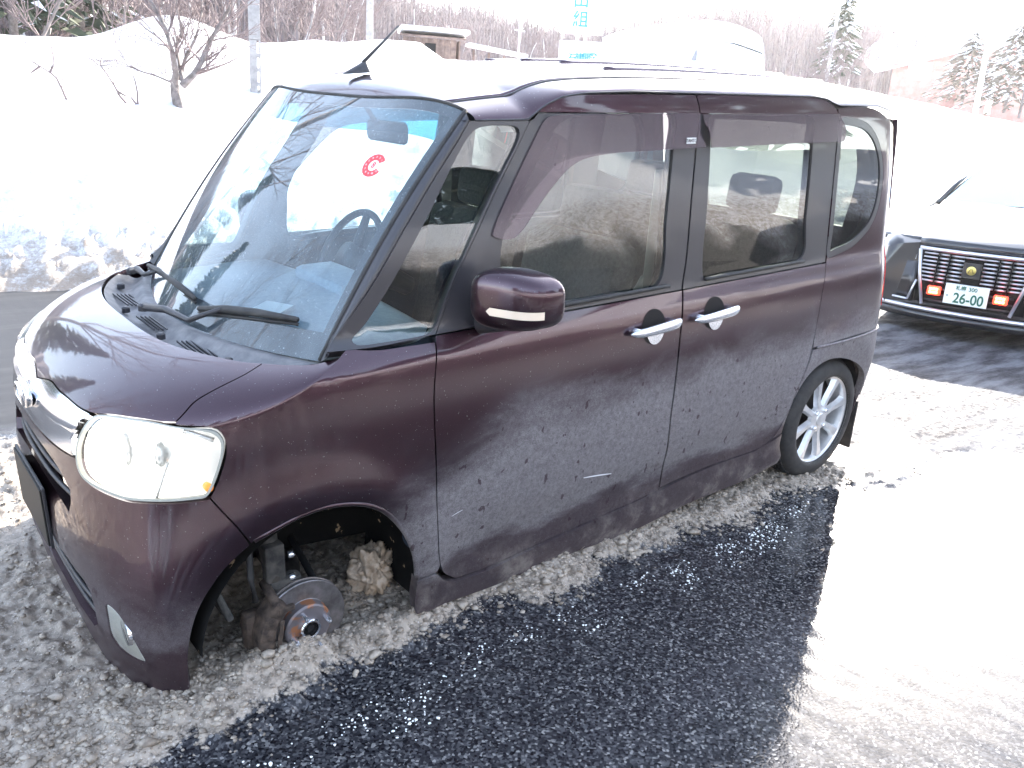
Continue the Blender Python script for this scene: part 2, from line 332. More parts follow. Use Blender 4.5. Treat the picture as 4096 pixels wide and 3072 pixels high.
def prop(o, label=None, cat=None, group=None, kind=None):
    if label: o['label'] = label
    if cat: o['category'] = cat
    if group: o['group'] = group
    if kind: o['kind'] = kind
    return o
def link(name, me, parent=None, m=None):
    o = bpy.data.objects.new(name, me); COL.objects.link(o)
    if parent is not None: o.parent = parent
    if m is not None and me is not None and hasattr(me, 'materials'):
        for x in (m if isinstance(m, (list, tuple)) else [m]): me.materials.append(x)
    return o
def empty(name, loc=(0, 0, 0), rz=0., label=None, cat=None, group=None):
    o = bpy.data.objects.new(name, None); COL.objects.link(o); o.location = loc; o.rotation_euler = (0, 0, rz); o.empty_display_size = .1
    return prop(o, label, cat, group)
def mk(name, V, Fc, m=None, parent=None, smooth=True, fm=None):
    me = bpy.data.meshes.new(name); me.from_pydata([tuple(map(float, v)) for v in V], [], [tuple(f) for f in Fc]); 
    if smooth: me.shade_smooth()
    if fm is not None: me.polygons.foreach_set('material_index', fm)
    me.update(); return link(name, me, parent, m)
def from_bm(name, bm, m, parent=None, smooth=False, angle=None):
    me = bpy.data.meshes.new(name); bm.to_mesh(me); bm.free()
    if smooth:
        me.shade_smooth()
        if angle: 
            try: me.set_sharp_from_angle(angle=rad(angle))
            except Exception: pass
    return link(name, me, parent, m)
def big(name, V, Fq, m, parent=None, smooth=True):
    """fast mesh from numpy arrays, Fq = (n,3|4)"""
    me = bpy.data.meshes.new(name); V = np.asarray(V, np.float32); Fq = np.asarray(Fq, np.int32); k = Fq.shape[1]
    me.vertices.add(len(V)); me.vertices.foreach_set('co', V.ravel())
    me.loops.add(Fq.size); me.loops.foreach_set('vertex_index', Fq.ravel())
    me.polygons.add(len(Fq)); me.polygons.foreach_set('loop_start', np.arange(0, Fq.size, k, dtype=np.int32)); me.polygons.foreach_set('loop_total', np.full(len(Fq), k, np.int32))
    me.update(calc_edges=True)
    if smooth: me.shade_smooth()
    return link(name, me, parent, m)
def gridfaces(nu, nv):
    i = np.arange(nu-1)[:, None]*nv+np.arange(nv-1)[None, :]
    i = i.ravel(); return np.stack([i, i+nv, i+nv+1, i+1], 1)
def bm_box(bm, c, s, bev=0., rot=None, seg=2):
    r = bmesh.ops.create_cube(bm, size=1.); vs = r['verts']
    bmesh.ops.scale(bm, vec=s, verts=vs)
    if bev:
        ed = list({e for v in vs for e in v.link_edges}); rr = bmesh.ops.bevel(bm, geom=ed, offset=bev, segments=seg, profile=.5, affect='EDGES')
        vs = list({v for v in rr['verts']} | {v for v in vs if v.is_valid})
    if rot: bmesh.ops.rotate(bm, cent=(0, 0, 0), matrix=rot, verts=vs)
    bmesh.ops.translate(bm, vec=c, verts=vs); return vs
def box(name, c, s, m, parent=None, bev=0., rot=None, smooth=False):
    bm = bmesh.new(); bm_box(bm, c, s, bev, rot); return from_bm(name, bm, m, parent, smooth, 35)
def tube_geo(pts, r, n=8, caps=True):
    pts = [Vector(p) for p in pts]; rs = r if hasattr(r, '__len__') else [r]*len(pts); V = []; Fc = []
    up = Vector((0, 0, 1))
    for i, p in enumerate(pts):
        d = (pts[min(i+1, len(pts)-1)]-pts[max(i-1, 0)]).normalized()
        a = d.cross(up if abs(d.z) < .95 else Vector((1, 0, 0))).normalized(); b = d.cross(a)
        for k in range(n):
            an = 2*math.pi*k/n; V.append(p+rs[i]*(math.cos(an)*a+math.sin(an)*b))
    for i in range(len(pts)-1):
        for k in range(n): Fc.append((i*n+k, i*n+(k+1) % n, (i+1)*n+(k+1) % n, (i+1)*n+k))
    if caps: Fc.append(tuple(range(n))[::-1]); Fc.append(tuple((len(pts)-1)*n+k for k in range(n)))
    return V, Fc
def tube(name, pts, r, m, parent=None, n=8): 
    V, Fc = tube_geo(pts, r, n); return mk(name, V, Fc, m, parent)
def join(parts):
    V = []; Fc = []
    for v, f in parts:
        o = len(V); V += list(v); Fc += [tuple(i+o for i in ff) for ff in f]
    return V, Fc
def lathe_geo(prof, c, axis='y', n=40, closed=False):
    """prof = [(r, h)], revolved about an axis through c"""
    V = []; Fc = []
    for r, h in prof:
        for k in range(n):
            a = 2*math.pi*k/n; u, v = r*math.cos(a), r*math.sin(a)
            V.append((c[0]+u, c[1]+h, c[2]+v) if axis == 'y' else ((c[0]+u, c[1]+v, c[2]+h) if axis == 'z' else (c[0]+h, c[1]+u, c[2]+v)))
    for i in range(len(prof)-1):
        for k in range(n): Fc.append((i*n+k, i*n+(k+1) % n, (i+1)*n+(k+1) % n, (i+1)*n+k))
    if not closed:
        if prof[0][0] > 1e-4: Fc.append(tuple(range(n))[::-1])
        if prof[-1][0] > 1e-4: Fc.append(tuple((len(prof)-1)*n+k for k in range(n)))
    return V, Fc
def lathe(name, prof, c, m, parent=None, axis='y', n=40, sharp=30):
    V, Fc = lathe_geo(prof, c, axis, n); o = mk(name, V, Fc, m, parent)
    try: o.data.set_sharp_from_angle(angle=rad(sharp))
    except Exception: pass
    return o

# ---- trimmed panels on a surface ----
def smoothseg(pts, step=.014, it=2):
    p = np.array(pts, float)
    if len(p) < 3: q = p
    else:
        e = np.vstack([2*p[0]-p[1], p, 2*p[-1]-p[-2]]); q = []
        for i in range(1, len(e)-2):
            d = np.hypot(*(e[i+1]-e[i])); n = max(1, int(round(d/step)))
            for k in range(n):
                u = k/n; a, b, c, d_ = e[i-1], e[i], e[i+1], e[i+2]
                q.append(.5*((2*b)+(c-a)*u+(2*a-5*b+4*c-d_)*u*u+(3*b-a-3*c+d_)*u**3))
        q.append(p[-1]); q = np.array(q)
    out_ = [q[0]]
    for i in range(len(q)-1):
        d = np.hypot(*(q[i+1]-q[i])); n = max(1, int(round(d/step)))
        for k in range(1, n+1): out_.append(q[i]+(q[i+1]-q[i])*k/n)
    q = np.array(out_)
    for _ in range(it):
        if len(q) > 4: q[1:-1] = .25*q[:-2]+.5*q[1:-1]+.25*q[2:]
    return q
def loop(*segs, it=3, step=.014):
    L = []
    for s_ in segs:
        q = smoothseg(s_, step, it); L.append(q)
    q = np.vstack(L); keep = [0]
    for i in range(1, len(q)):
        if np.hypot(*(q[i]-q[keep[-1]])) > .004: keep.append(i)
    q = q[keep]
    if np.hypot(*(q[0]-q[-1])) < .004: q = q[:-1]
    return q
def closed(pts, it=3, step=.012):
    p = list(map(tuple, pts)); n = len(p); k = 2
    q = smoothseg(p[-k:]+p+p[:k+1], step, it)
    a = np.array(p[0]); i0 = np.argmin(np.hypot(*(q[:len(q)//2]-a).T)); i1 = len(q)//2+np.argmin(np.hypot(*(q[len(q)//2:]-a).T))
    return q[i0:i1]
def area(p): x, y = p[:, 0], p[:, 1]; return .5*np.sum(x*np.roll(y, -1)-np.roll(x, -1)*y)
def inset(p, d):
    """d>0 shrinks"""
    if area(p) < 0: p = p[::-1]
    e = np.roll(p, -1, 0)-p; e /= np.maximum(np.hypot(e[:, 0], e[:, 1])[:, None], 1e-9)
    n = np.stack([-e[:, 1], e[:, 0]], 1); m_ = n+np.roll(n, 1, 0); l = np.maximum((m_**2).sum(1)/2, .35)
    return p+m_*(d/l)[:, None]/1.
def inside(pt, poly):
    x, y = pt[:, 0], pt[:, 1]; r = np.zeros(len(pt), bool); n = len(poly)
    for i in range(n):
        x1, y1 = poly[i]; x2, y2 = poly[(i+1) % n]
        if y1 == y2: continue
        c = ((y1 > y) != (y2 > y)) & (x < (x2-x1)*(y-y1)/(y2-y1)+x1); r ^= c
    return r
def bdist(pt, poly):
    d = np.full(len(pt), 9.); q = np.roll(poly, -1, 0)
    for a, b in zip(poly, q):
        ab = b-a; L = max((ab**2).sum(), 1e-12); u = np.clip(((pt-a)@ab)/L, 0, 1); d = np.minimum(d, np.hypot(*(pt-a-u[:, None]*ab).T))
    return d
def clip(poly, f):
    """keep the part of a closed polygon where f(p)>=0 (f linear)"""
    out_ = []; n = len(poly)
    for i in range(n):
        a, b = poly[i], poly[(i+1) % n]; fa, fb = f(a), f(b)
        if fa >= 0: out_.append(a)
        if (fa >= 0) != (fb >= 0): out_.append(a+(b-a)*fa/(fa-fb))
    q = np.array(out_); d = np.hypot(*(q-np.roll(q, 1, 0)).T); return q[d > 1e-4]
def normals(fn, s, t):
    e = 2e-3; a = fn(s+e, t)-fn(s-e, t); b = fn(s, t+e)-fn(s, t-e); n = np.cross(a, b)
    return n/np.maximum(np.linalg.norm(n, axis=-1, keepdims=True), 1e-9)
def panel(name, fn, poly, m, parent, holes=(), h=.03, off=0., th=.012, gap=.0022, bev=.0016, flip=1, rows=None):
    poly = np.asarray(poly, float)
    if gap: poly = inset(poly, gap)
    holes = [np.asarray(hh, float) for hh in holes]
    pts = []; edges = []
    def add(lp, close=True):
        b = len(pts); pts.extend(lp.tolist()); n = len(lp); edges.extend([(b+i, b+(i+1) % n) for i in range(n)]); return list(range(b, b+n))
    loops = [add(poly)]+[add(hh) for hh in holes]
    nb = len(pts); B = 5e-3
    ins = [inset(poly, B)]+[inset(hh, -B) for hh in holes]
    for q in ins:
        q = np.asarray(q); ok = inside(q, poly) & (bdist(q, poly) > B*.7)
        for hh in holes: ok &= ~inside(q, hh) & (bdist(q, hh) > B*.7)
        pts.extend(q[ok].tolist())
    lo, hi = poly.min(0), poly.max(0)
    gx, gy = np.meshgrid(np.arange(lo[0], hi[0], h), np.arange(lo[1], hi[1], h), indexing='ij'); gp = np.stack([gx.ravel(), gy.ravel()], 1)
    ok = inside(gp, poly); gp = gp[ok]; d = bdist(gp, poly) if len(gp) else np.zeros(0)
    ok = d > B+.35*h; gp = gp[ok]
    for hh in holes: gp = gp[~inside(gp, hh)]; gp = gp[bdist(gp, hh) > B+.35*h]
    if rows is not None and len(gp):     # lines of points that follow a fold of the surface
        rp = np.asarray(rows, float); k_ = inside(rp, poly); rp = rp[k_]; rp = rp[bdist(rp, poly) > B+.25*h]
        if len(rp):
            dd_ = np.min(np.hypot(gp[:, None, 0]-rp[None, :, 0], gp[:, None, 1]-rp[None, :, 1]), 1); gp = gp[dd_ > .011]; pts.extend(rp.tolist())
    pts.extend(gp.tolist())
    r = delaunay_2d_cdt([Vector(p) for p in pts], edges, [], 0, 1e-6)
    vo = np.array([tuple(v) for v in r[0]]); orig = r[3]
    fc = np.array([f for f in r[2] if len(f) == 3])
    cen = vo[fc].mean(1); ok = inside(cen, poly)
    for hh in holes: ok &= ~inside(cen, hh)
    fc = fc[ok]; used = np.unique(fc)
    # orientation
    a = vo[fc]; ar = (a[:, 1, 0]-a[:, 0, 0])*(a[:, 2, 1]-a[:, 0, 1])-(a[:, 2, 0]-a[:, 0, 0])*(a[:, 1, 1]-a[:, 0, 1])
    fc[ar < 0] = fc[ar < 0][:, ::-1]; fc = fc[np.abs(ar) > 1e-10]
    S_, T_ = vo[:, 0], vo[:, 1]; N = normals(fn, S_, T_)*flip
    o = off(S_, T_) if callable(off) else off
    bd = np.zeros(len(vo), bool)
    for i, og in enumerate(orig):
        if any(k < nb for k in og): bd[i] = True
    PP = fn(S_, T_)+N*(np.asarray(o)*np.ones(len(vo)))[:, None]; PP[bd] -= N[bd]*bev
    if flip < 0: fc = fc[:, ::-1]
    # boundary edges -> skirt
    ed = {}
    for f in fc:
        for i in range(3):
            e = (int(f[i]), int(f[(i+1) % 3])); ed[e] = 1
    be = [e for e in ed if (e[1], e[0]) not in ed]
    V = PP.tolist(); NV = N.tolist(); Fc = [tuple(int(i) for i in f) for f in fc]; ntop = len(Fc)
    if th:
        top = {}; low = {}
        for a_, b_ in be:
            for k in (a_, b_):
                if k not in top: top[k] = len(V); V.append(PP[k].tolist()); low[k] = len(V); V.append((PP[k]-N[k]*th).tolist())
            Fc.append((b_, a_, low[a_], low[b_]) if False else (top[b_], top[a_], low[a_], low[b_]))
    me = bpy.data.meshes.new(name); me.from_pydata(V, [], Fc); me.shade_smooth()
    # analytic normals on the skin, flat on the skirt
    ln = np.zeros((len(me.loops), 3), np.float32); li = 0
    me.update()
    for p in me.polygons:
        if p.index < ntop:
            for k in range(p.loop_start, p.loop_start+p.loop_total): ln[k] = NV[me.loops[k].vertex_index]
        else:
            for k in range(p.loop_start, p.loop_start+p.loop_total): ln[k] = p.normal
    me.normals_split_custom_set(ln.tolist())
    return link(name, me, parent, m)
def mirror_tree(o, parent):
    """the same part on the other side of the van"""
    c = o.copy(); COL.objects.link(c); c.parent = parent
    c.location = (0, 0, 0); c.rotation_euler = (0, 0, 0); c.scale = (1, -1, 1)
    for ch in [x for x in ALLOBJ() if x.parent == o]:
        if 'badge' in ch.name: continue
        k = ch.copy(); COL.objects.link(k); k.parent = c
    return c
def ALLOBJ(): return list(COL.objects)

# ---------------- the van ----------------
van = empty('parked_van', label='dark purple boxy minivan resting on its bare front brake disc, front wheel missing', cat='van')
van.matrix_world = VANM
A = lambda k: list(TR[k])
R_ = lambda k: list(TR[k])[::-1]
zc = lambda z, up: (lambda p: (p[1]-z) if up else (z-p[1]))
BELT = 1.012
door = loop(A('door_gap_front'), A('door_bottom'), A('b_gap'), A('door_top'), A('a_gap'))
left = []
dF = panel('front_door', G, clip(door, zc(BELT, False)), PAINT, van, h=.028, th=.02); left.append(dF)
fr_p = clip(clip(door, zc(BELT, True)), zc(1.578, False))
fgl = closed(A('fglass'), 4)
panel('window_frame', G, fr_p, FRAME, dF, [fgl], h=.05, off=-.003, th=.02)
panel('door_header', G, clip(door, zc(1.578, True)), PAINT, dF, h=.03, th=.02, gap=.001)
panel('window_glass', G, inset(fgl, -.006), GLASS, dF, h=.06, off=-.011, th=0, gap=0, bev=0)
rdoor = loop([(p[0]+.004, p[1]) for p in A('b_gap')][::-1], A('rdoor_bottom'), A('rdoor_rear'), A('rdoor_top'))
dR = panel('sliding_door', G, clip(rdoor, zc(BELT, False)), PAINT, van, h=.028, th=.02); left.append(dR)
rgl = closed(A('rglass'), 2)
panel('window_frame', G, clip(clip(rdoor, zc(BELT, True)), zc(1.578, False)), FRAME, dR, [rgl], h=.05, off=-.003, th=.02)
panel('door_header', G, clip(rdoor, zc(1.578, True)), PAINT, dR, h=.03, th=.02, gap=.001)
panel('window_glass', G, inset(rgl, -.006), GLASS_D, dR, h=.06, off=-.011, th=0, gap=0, bev=0)
# rubber lines along the foot of the windows
for dd, gl, nm in ((dF, fgl, 'sill_seal'), (dR, rgl, 'sill_seal')):
    x0, x1 = gl[:, 0].min()+.01, gl[:, 0].max()-.02; xs = np.linspace(x0, x1, 20); p = G(xs, np.full(20, 1.036)); p[:, 1] -= .004
    tube(nm, p, .007, RUBBER, dd, 6)

# quarter panel, rear fender
qg = closed(A('qglass'), 2)
rr = [p for p in R_('rdoor_rear')]
rr_up = [p for p in rr if p[1] > .665][::-1]; rr_lo = [p for p in A('rdoor_rear') if p[1] < .66]
quarter = loop([(2.755, .667), *[p for p in A('rdoor_rear') if .70 < p[1] < 1.59]], [(2.800, 1.60), (2.95, 1.610), (3.1, 1.60), (3.22, 1.57), (3.31, 1.53)], [(3.31, 1.53), (3.36, 1.2), (3.365, .9), (3.37, .667)], [(3.37, .667), (3.0, .672), (2.755, .667)])
qp = panel('quarter_panel', G, quarter, PAINT, van, [inset(qg, 0)], h=.026, th=.02, gap=.0015); left.append(qp)
panel('quarter_glass', G, inset(qg, .001), FRAME, qp, [inset(qg, .028)], h=.05, off=-.002, th=.01, gap=0, bev=0)
panel('window_glass', G, inset(qg, .024), GLASS_D, qp, h=.05, off=-.006, th=0, gap=0, bev=0)
arch = [(3.318, .20), (3.32, .30), (3.30, .385), (3.25, .455), (3.172, .515), (3.067, .56), (2.947, .588), (2.837, .588), (2.756, .56), (2.706, .515), (2.675, .455), (2.664, .372), (2.668, .30)]
rf = loop([(2.541, .235), (2.613, .302), (2.656, .386), (2.682, .499), (2.733, .613), (2.752, .662)], [(2.752, .662), (3.0, .667), (3.37, .662)], [(3.37, .662), (3.37, .4), (3.375, .20)], [(3.375, .20), (3.318, .20)], arch, [(2.668, .30), (2.60, .285), (2.541, .235)])
rfo = panel('rear_fender', G, rf, PAINT, van, h=.024, th=.03, off=.004); left.append(rfo)
xs = np.linspace(2.775, 3.36, 22); p = G(xs, np.full(22, .668)-.004*np.sin(np.linspace(0, 3.14, 22))); p[:, 1] -= .003
tube('crease_trim', p, .006, PAINT, rfo, 6)
panel('fuel_flap', G, closed(A('fuel'), 2), PAINT, qp, h=.03, off=.0018, th=.004, gap=0)
left.append(panel('tail_lamp', G, loop([(3.345, .76), (3.50, .76)], [(3.50, .76), (3.5, 1.12)], [(3.5, 1.12), (3.36, 1.02), (3.345, .76)]), RED, van, h=.03, off=.012, th=.02, gap=0))

left.append(panel('rear_corner', G, loop([(3.362, .62), (3.53, .52)], [(3.53, .52), (3.53, 1.14), (3.372, 1.14)], [(3.372, 1.14), (3.362, .62)]), PAINT, van, h=.03, off=-.007, th=.01, gap=0))
# A post with its little window
apo = loop([(.600, 1.010), (.75, 1.005), (.906, 1.012)], R_('a_gap'), [(1.243, 1.558), (1.04, 1.556)], R_('apost_out')[1:])
apg = closed(A('apost_glass'), 2)
ap = panel('front_pillar', G, apo, FRAME, van, [apg], h=.03, off=.002, th=.03); left.append(ap)
panel('pillar_glass', G, inset(apg, -.005), GLASS, ap, h=.05, off=-.008, th=0, gap=0, bev=0)

# nose: find the surface coordinates of a point (x, y) seen from above
def roll_at(x, y):
    ss_ = np.linspace(SMIN, .8, 400); p = P(ss_, _ze(ss_)); k = abs(y)/(X0-x)
    r = np.abs(p[:, 1])/np.maximum(X0-p[:, 0], 1e-4); i = int(np.argmin(np.abs(r-k)+np.where(p[:, 0] > X0-.005, 9, 0)))
    s_ = float(ss_[i]); d_ = 1-(X0-x)/(X0-p[i, 0]); return s_, float(_ze(s_))+(d_+(d_*d_+.4*d_)**.5)/2
hood_rear = [(.315+.75*abs(y)**3, y) for y in np.linspace(0, .592, 16)]
hr = [roll_at(x, y) for x, y in hood_rear]
toq = lambda L, d=0: [(s_-SMIN, t_) for s_, t_ in L]
hl_pts = A('headlight')
HLP = [tuple(p) for p in hl_pts]
ctop = [(SMIN, .889)]+[p for p in TR['chrome_top'][::-1] if p[0] > -.44]
hoodLq = toq(ctop[:-1])+toq([(ctop[-1][0]+.01, ctop[-1][1]+.006)])+[(HLP[k][0]-SMIN, HLP[k][1]+.005) for k in (0, 31, 30, 29, 28)]
sideq = toq(R_('hoodgap'))
rearq = toq(hr)[::-1]
hq = loop(hoodLq+[], sideq, rearq[1:], it=2)
hq_full = np.vstack([hq, (hq*np.array([-1, 1]))[::-1]])
d_ = np.hypot(*(hq_full-np.roll(hq_full, 1, 0)).T); hq_full = hq_full[d_ > .003]
fold_s = np.arange(SMIN, .75, .014); FOLD = np.concatenate([np.stack([fold_s+.007*(i % 2), _ze(fold_s+.007*(i % 2))+d_], 1) for i, d_ in enumerate((-.030, -.014, -.001, .009, .019, .030, .043, .058, .076))])
FQ = FOLD.copy(); FQ[:, 0] -= SMIN; FQ = np.vstack([FQ, FQ[FQ[:, 0] > .004]*np.array([-1, 1])])
hood = panel('bonnet', PF, hq_full, PAINT, van, h=.026, th=.02, gap=.002, rows=FQ)

# fender
fen = loop(A('hoodgap'), [(HLP[k][0]+.003, HLP[k][1]+.004) for k in (27, 26, 25, 24)]+[(HLP[k][0]+.004, HLP[k][1]) for k in (22, 21, 20, 19, 18, 17, 16)],
           A('fender_bumper'), A('farch'), A('sill_top')[:3], R_('door_gap_front')[2:], [(.904, .998), (.82, 1.0), (.74, 1.002), (.67, 1.012), (.63, 1.03), (.600, 1.075)], [(.600, 1.078), (.52, 1.13), TR['hoodgap'][0]])
fe = panel('front_fender', P, fen, PAINT, van, h=.022, th=.02, rows=FOLD, off=lambda s, t: 0.016*np.exp(-((np.hypot(s-.62, (t-.30)*1.0)-.375)/.018)**2)*sst(.45, .53, s)*sst(.80, .74, s)*(t > .5)); left.append(fe)
tube('arch_lip', [tuple(v) for v in (P(*np.array(smoothseg(TR['farch'], .03)).T)-np.array([0, -.006, 0]))], .008, PAINT, fe, 8)

# bumper (one piece across the nose)
bl = [(-.126, .744), (-.177, .741), (-.255, .739), (-.339, .739), (-.425, .738), (SMIN, .738)]
bmp = loop(toq([(SMIN, .10), (-.30, .095), (-.10, .10), (.0, .105), (.08, .118), (.14, .135), (.193, .153)]), toq(R_('bumper_arch')), toq([(.36, .576)]+R_('fender_bumper')),
           toq([(HLP[k][0], HLP[k][1]-.004) for k in range(16, 5, -1)]+[(-.122, .744)]), toq(bl), it=2)
bfull = np.vstack([bmp, (bmp*np.array([-1, 1]))[::-1]]); d_ = np.hypot(*(bfull-np.roll(bfull, 1, 0)).T); bfull = bfull[d_ > .003]
def sym(poly): return [np.array(poly, float), (np.array(poly, float)*np.array([-1, 1]))[::-1]]
slot = closed(toq([(-.150, .600), (-.150, .645), (-.23, .690), (-.31, .705), (-.44, .708)]), 1)
slotp = np.array(toq([(-.165, .588), (-.152, .62), (-.155, .650), (-.19, .672), (-.24, .692), (-.31, .704), (-.38, .708)]))
slot_full = np.vstack([slotp, [(-a, b) for a, b in slotp[::-1]]])
low = np.array(toq([(-.21, .29), (-.10, .285), (-.062, .31), (-.058, .37), (-.07, .410), (-.11, .430), (-.168, .437), (-.26, .441)]))
low_full = np.vstack([low, [(-a, b) for a, b in low[::-1]]])
foghole = closed([(p[0]-SMIN, p[1]) for p in A('fog')], 1)
bump_o = panel('front_bumper', PF, bfull, PAINT, van, [slot_full, low_full]+sym(foghole), h=.026, th=.03)
def slats(name, poly, zs, parent):
    for z in zs:
        q = poly[:, 0].max()-.02; qs = np.linspace(-q, q, 30); p = PF(qs, np.full(30, z)); p[:, 0] += .022
        tube(name, p, .007, BLACK, parent, 6)
slats('grille_slat', slot_full, (.62, .655, .685), bump_o)
slats('grille_slat', low_full, (.32, .36, .40), bump_o)
for nm, poly in (('grille_backing', slot_full), ('grille_backing', low_full)):
    panel(nm, PF, inset(poly, -.015), DARK, bump_o, h=.05, off=-.045, th=0, gap=0, bev=0)
for sg in (0, 1):
    fh = sym(foghole)[sg]
    fz = panel('fog_lamp', PF, inset(fh, .001), mat('fog_reflector', (.85, .87, .85), .30, .35), bump_o, h=.02, off=lambda s, t: -.006-.022*np.clip(1-(np.hypot(np.abs(s)-(.055-SMIN), (t-.348)*1.0)/.05)**2, 0, 1), th=.01, gap=0, bev=0)
    _fc = PF(np.array((.062-SMIN)*(1 if sg == 0 else -1)), np.array(.345)); lathe('fog_ring', [(.030, -.010), (.034, -.012), (.036, -.004), (.030, .004), (.012, .012), (.0, .014)], (float(_fc[0])+.016, float(_fc[1])*.985, .345), CHROME, fz, 'x', 24)
    panel('fog_lens', PF, inset(fh, .004), LENS, bump_o, h=.03, off=-.003, th=0, gap=0, bev=0)
# the number plate is dark and blank
bm = bmesh.new(); bm_box(bm, (.012, 0, .508), (.006, .336, .170), .002); from_bm('number_plate', bm, mat('blank_plate', (.004, .004, .004), .6), bump_o)
box('plate_frame', (.018, 0, .508), (.008, .348, .182), BLACK, bump_o, .002)

# chrome grille band
cg = toq([(SMIN, .745), (-.425, .745), (-.339, .745), (-.255, .745), (-.177, .746), (-.126, .749)])+toq([(-.135, .757), (-.145, .775), (-.140, .80), (-.128, .825), (-.112, .855)])+toq([(p[0], p[1]-.005) for p in TR['chrome_top'] if p[0] > -.44]+[(SMIN, .884)])
cgl = loop(cg, it=1); cfull = np.vstack([cgl, (cgl*np.array([-1, 1]))[::-1]]); d_ = np.hypot(*(cfull-np.roll(cfull, 1, 0)).T); cfull = cfull[d_ > .003]
def grille_off(q, t):
    a = np.abs(q); b = .010*np.exp(-((t-.86)/.018)**2)+.008*np.exp(-((t-.757)/.010)**2)
    r = sst(.36, .32, a)*sst(.11, .15, a)
    return b+r*(.007*np.exp(-((t-.815)/.006)**2)+.007*np.exp(-((t-.785)/.006)**2))
gr = panel('chrome_grille', PF, cfull, CHROME, van, h=.008, off=grille_off, th=.02, gap=0)
# oval emblem with a stylised letter
ec = PF(np.array(0.), np.array(.812)); ex0 = float(ec[0])-.022
V, Fc = lathe_geo([(.050, .014), (.052, .0), (.046, -.004), (.042, -.001), (.0, -.001)], (0, 0, 0), 'x', 36)
V = [(v[0]*1.0+ex0+.004, v[1]*1.25, v[2]*.75+.812) for v in V]; mk('emblem', V, Fc, CHROME, gr)
dv, df = tube_geo([(ex0, -.035, .790), (ex0-.002, -.018, .842), (ex0-.003, .014, .838), (ex0-.003, .034, .822), (ex0-.002, .024, .800), (ex0, -.018, .788), (ex0, -.030, .790)], .006, 6); mk('emblem_letter', dv, df, CHROME, gr)
# headlights: reflector bowl, lit reflector, clear lens, amber bulb
hlp = closed(hl_pts, 2)
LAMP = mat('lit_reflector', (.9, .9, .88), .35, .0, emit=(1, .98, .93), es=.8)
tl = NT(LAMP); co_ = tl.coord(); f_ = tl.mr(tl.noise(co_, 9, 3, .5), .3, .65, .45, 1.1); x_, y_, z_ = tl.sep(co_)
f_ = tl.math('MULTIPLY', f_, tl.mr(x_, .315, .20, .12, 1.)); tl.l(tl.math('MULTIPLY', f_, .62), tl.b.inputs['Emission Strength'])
HCH = mat('lamp_chrome', (.62, .64, .66), .25, .7)
bowl = lambda s, t: -.05*np.clip(bdist(np.stack([np.ravel(s), np.ravel(t)], 1), hlp)/.06, 0, 1).reshape(np.shape(s))**.5-.008
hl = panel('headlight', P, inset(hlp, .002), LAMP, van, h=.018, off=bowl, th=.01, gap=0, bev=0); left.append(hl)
panel('headlight_lens', P, inset(hlp, .002), LENS, hl, h=.02, off=lambda s, t: .003+.012*np.clip(bdist(np.stack([np.ravel(s), np.ravel(t)], 1), hlp)/.05, 0, 1).reshape(np.shape(s)), th=.012, gap=0, bev=0)
RIM = mat('lens_rim', (.34, .34, .30), .4)
ring = inset(hlp, .0015); panel('lens_rim', P, ring, RIM, hl, [inset(hlp, .0075)], h=.05, off=.006, th=.012, gap=0, bev=.001)
hp = P(np.array([.244, .13, .02]), np.array([.724, .79, .79]))
V, Fc = lathe_geo([(.0, -.012), (.007, -.010), (.011, -.003), (.011, .012)], (float(hp[0][0])+.030, float(hp[0][1])+.014, .722), 'y', 16); mk('indicator_bulb', V, Fc, mat('amber_glow', (.95, .4, .05), .3, emit=(1, .30, .05), es=.1), hl)
for i, rr_ in ((1, .042), (2, .048)):
    c = (float(hp[i][0])+.055, float(hp[i][1])+(.022 if i == 1 else .01), .79)
    V, Fc = lathe_geo([(rr_*.5, -.02), (rr_, -.024), (rr_*1.02, -.012), (rr_*.7, .0), (.004, .01)], (0, 0, 0), 'x', 24); th_ = -.75 if i == 1 else -.3
    V = [(c[0]+v[0]*math.cos(th_)-v[1]*math.sin(th_), c[1]-v[0]*math.sin(th_)*-1+v[1]*math.cos(th_), c[2]+v[2]) for v in V]
    mk('projector_ring', V, Fc, HCH, hl)

dvp = P(np.linspace(.150, .175, 6), np.linspace(.700, .790, 6)); dvp[:, 1] += .012; tube('lamp_divider', dvp, .0035, HCH, hl, 6)
tp_ = P(np.linspace(.21, .285, 8), np.linspace(.868, .845, 8)); tp_[:, 1] += .016; tube('reflector_edge', tp_, .006, HCH, hl, 6)
# sill
sillp = loop([(p[0], p[1]-.001) for p in A('sill_top')[:3]]+[(.922, .262), (.945, .238), (.985, .223), (1.1, .216), (1.25, .222), (1.48, .231), (1.68, .238), (1.9, .246), (2.05, .258), (2.23, .262), (2.38, .257), (2.50, .252)], [(2.50, .252), (2.60, .278), (2.668, .296)], [(2.668, .296), (2.685, .15)], R_('sill_bottom')[1:], [(.849, .15), (.825, .188), (.834, .25), (.835, .290)])
sl_ = panel('side_sill', G, sillp, PAINT, van, h=.022, off=lambda s, t: .006+.014*np.exp(-((t-.19)/.03)**2), th=.04, gap=.0015); left.append(sl_)

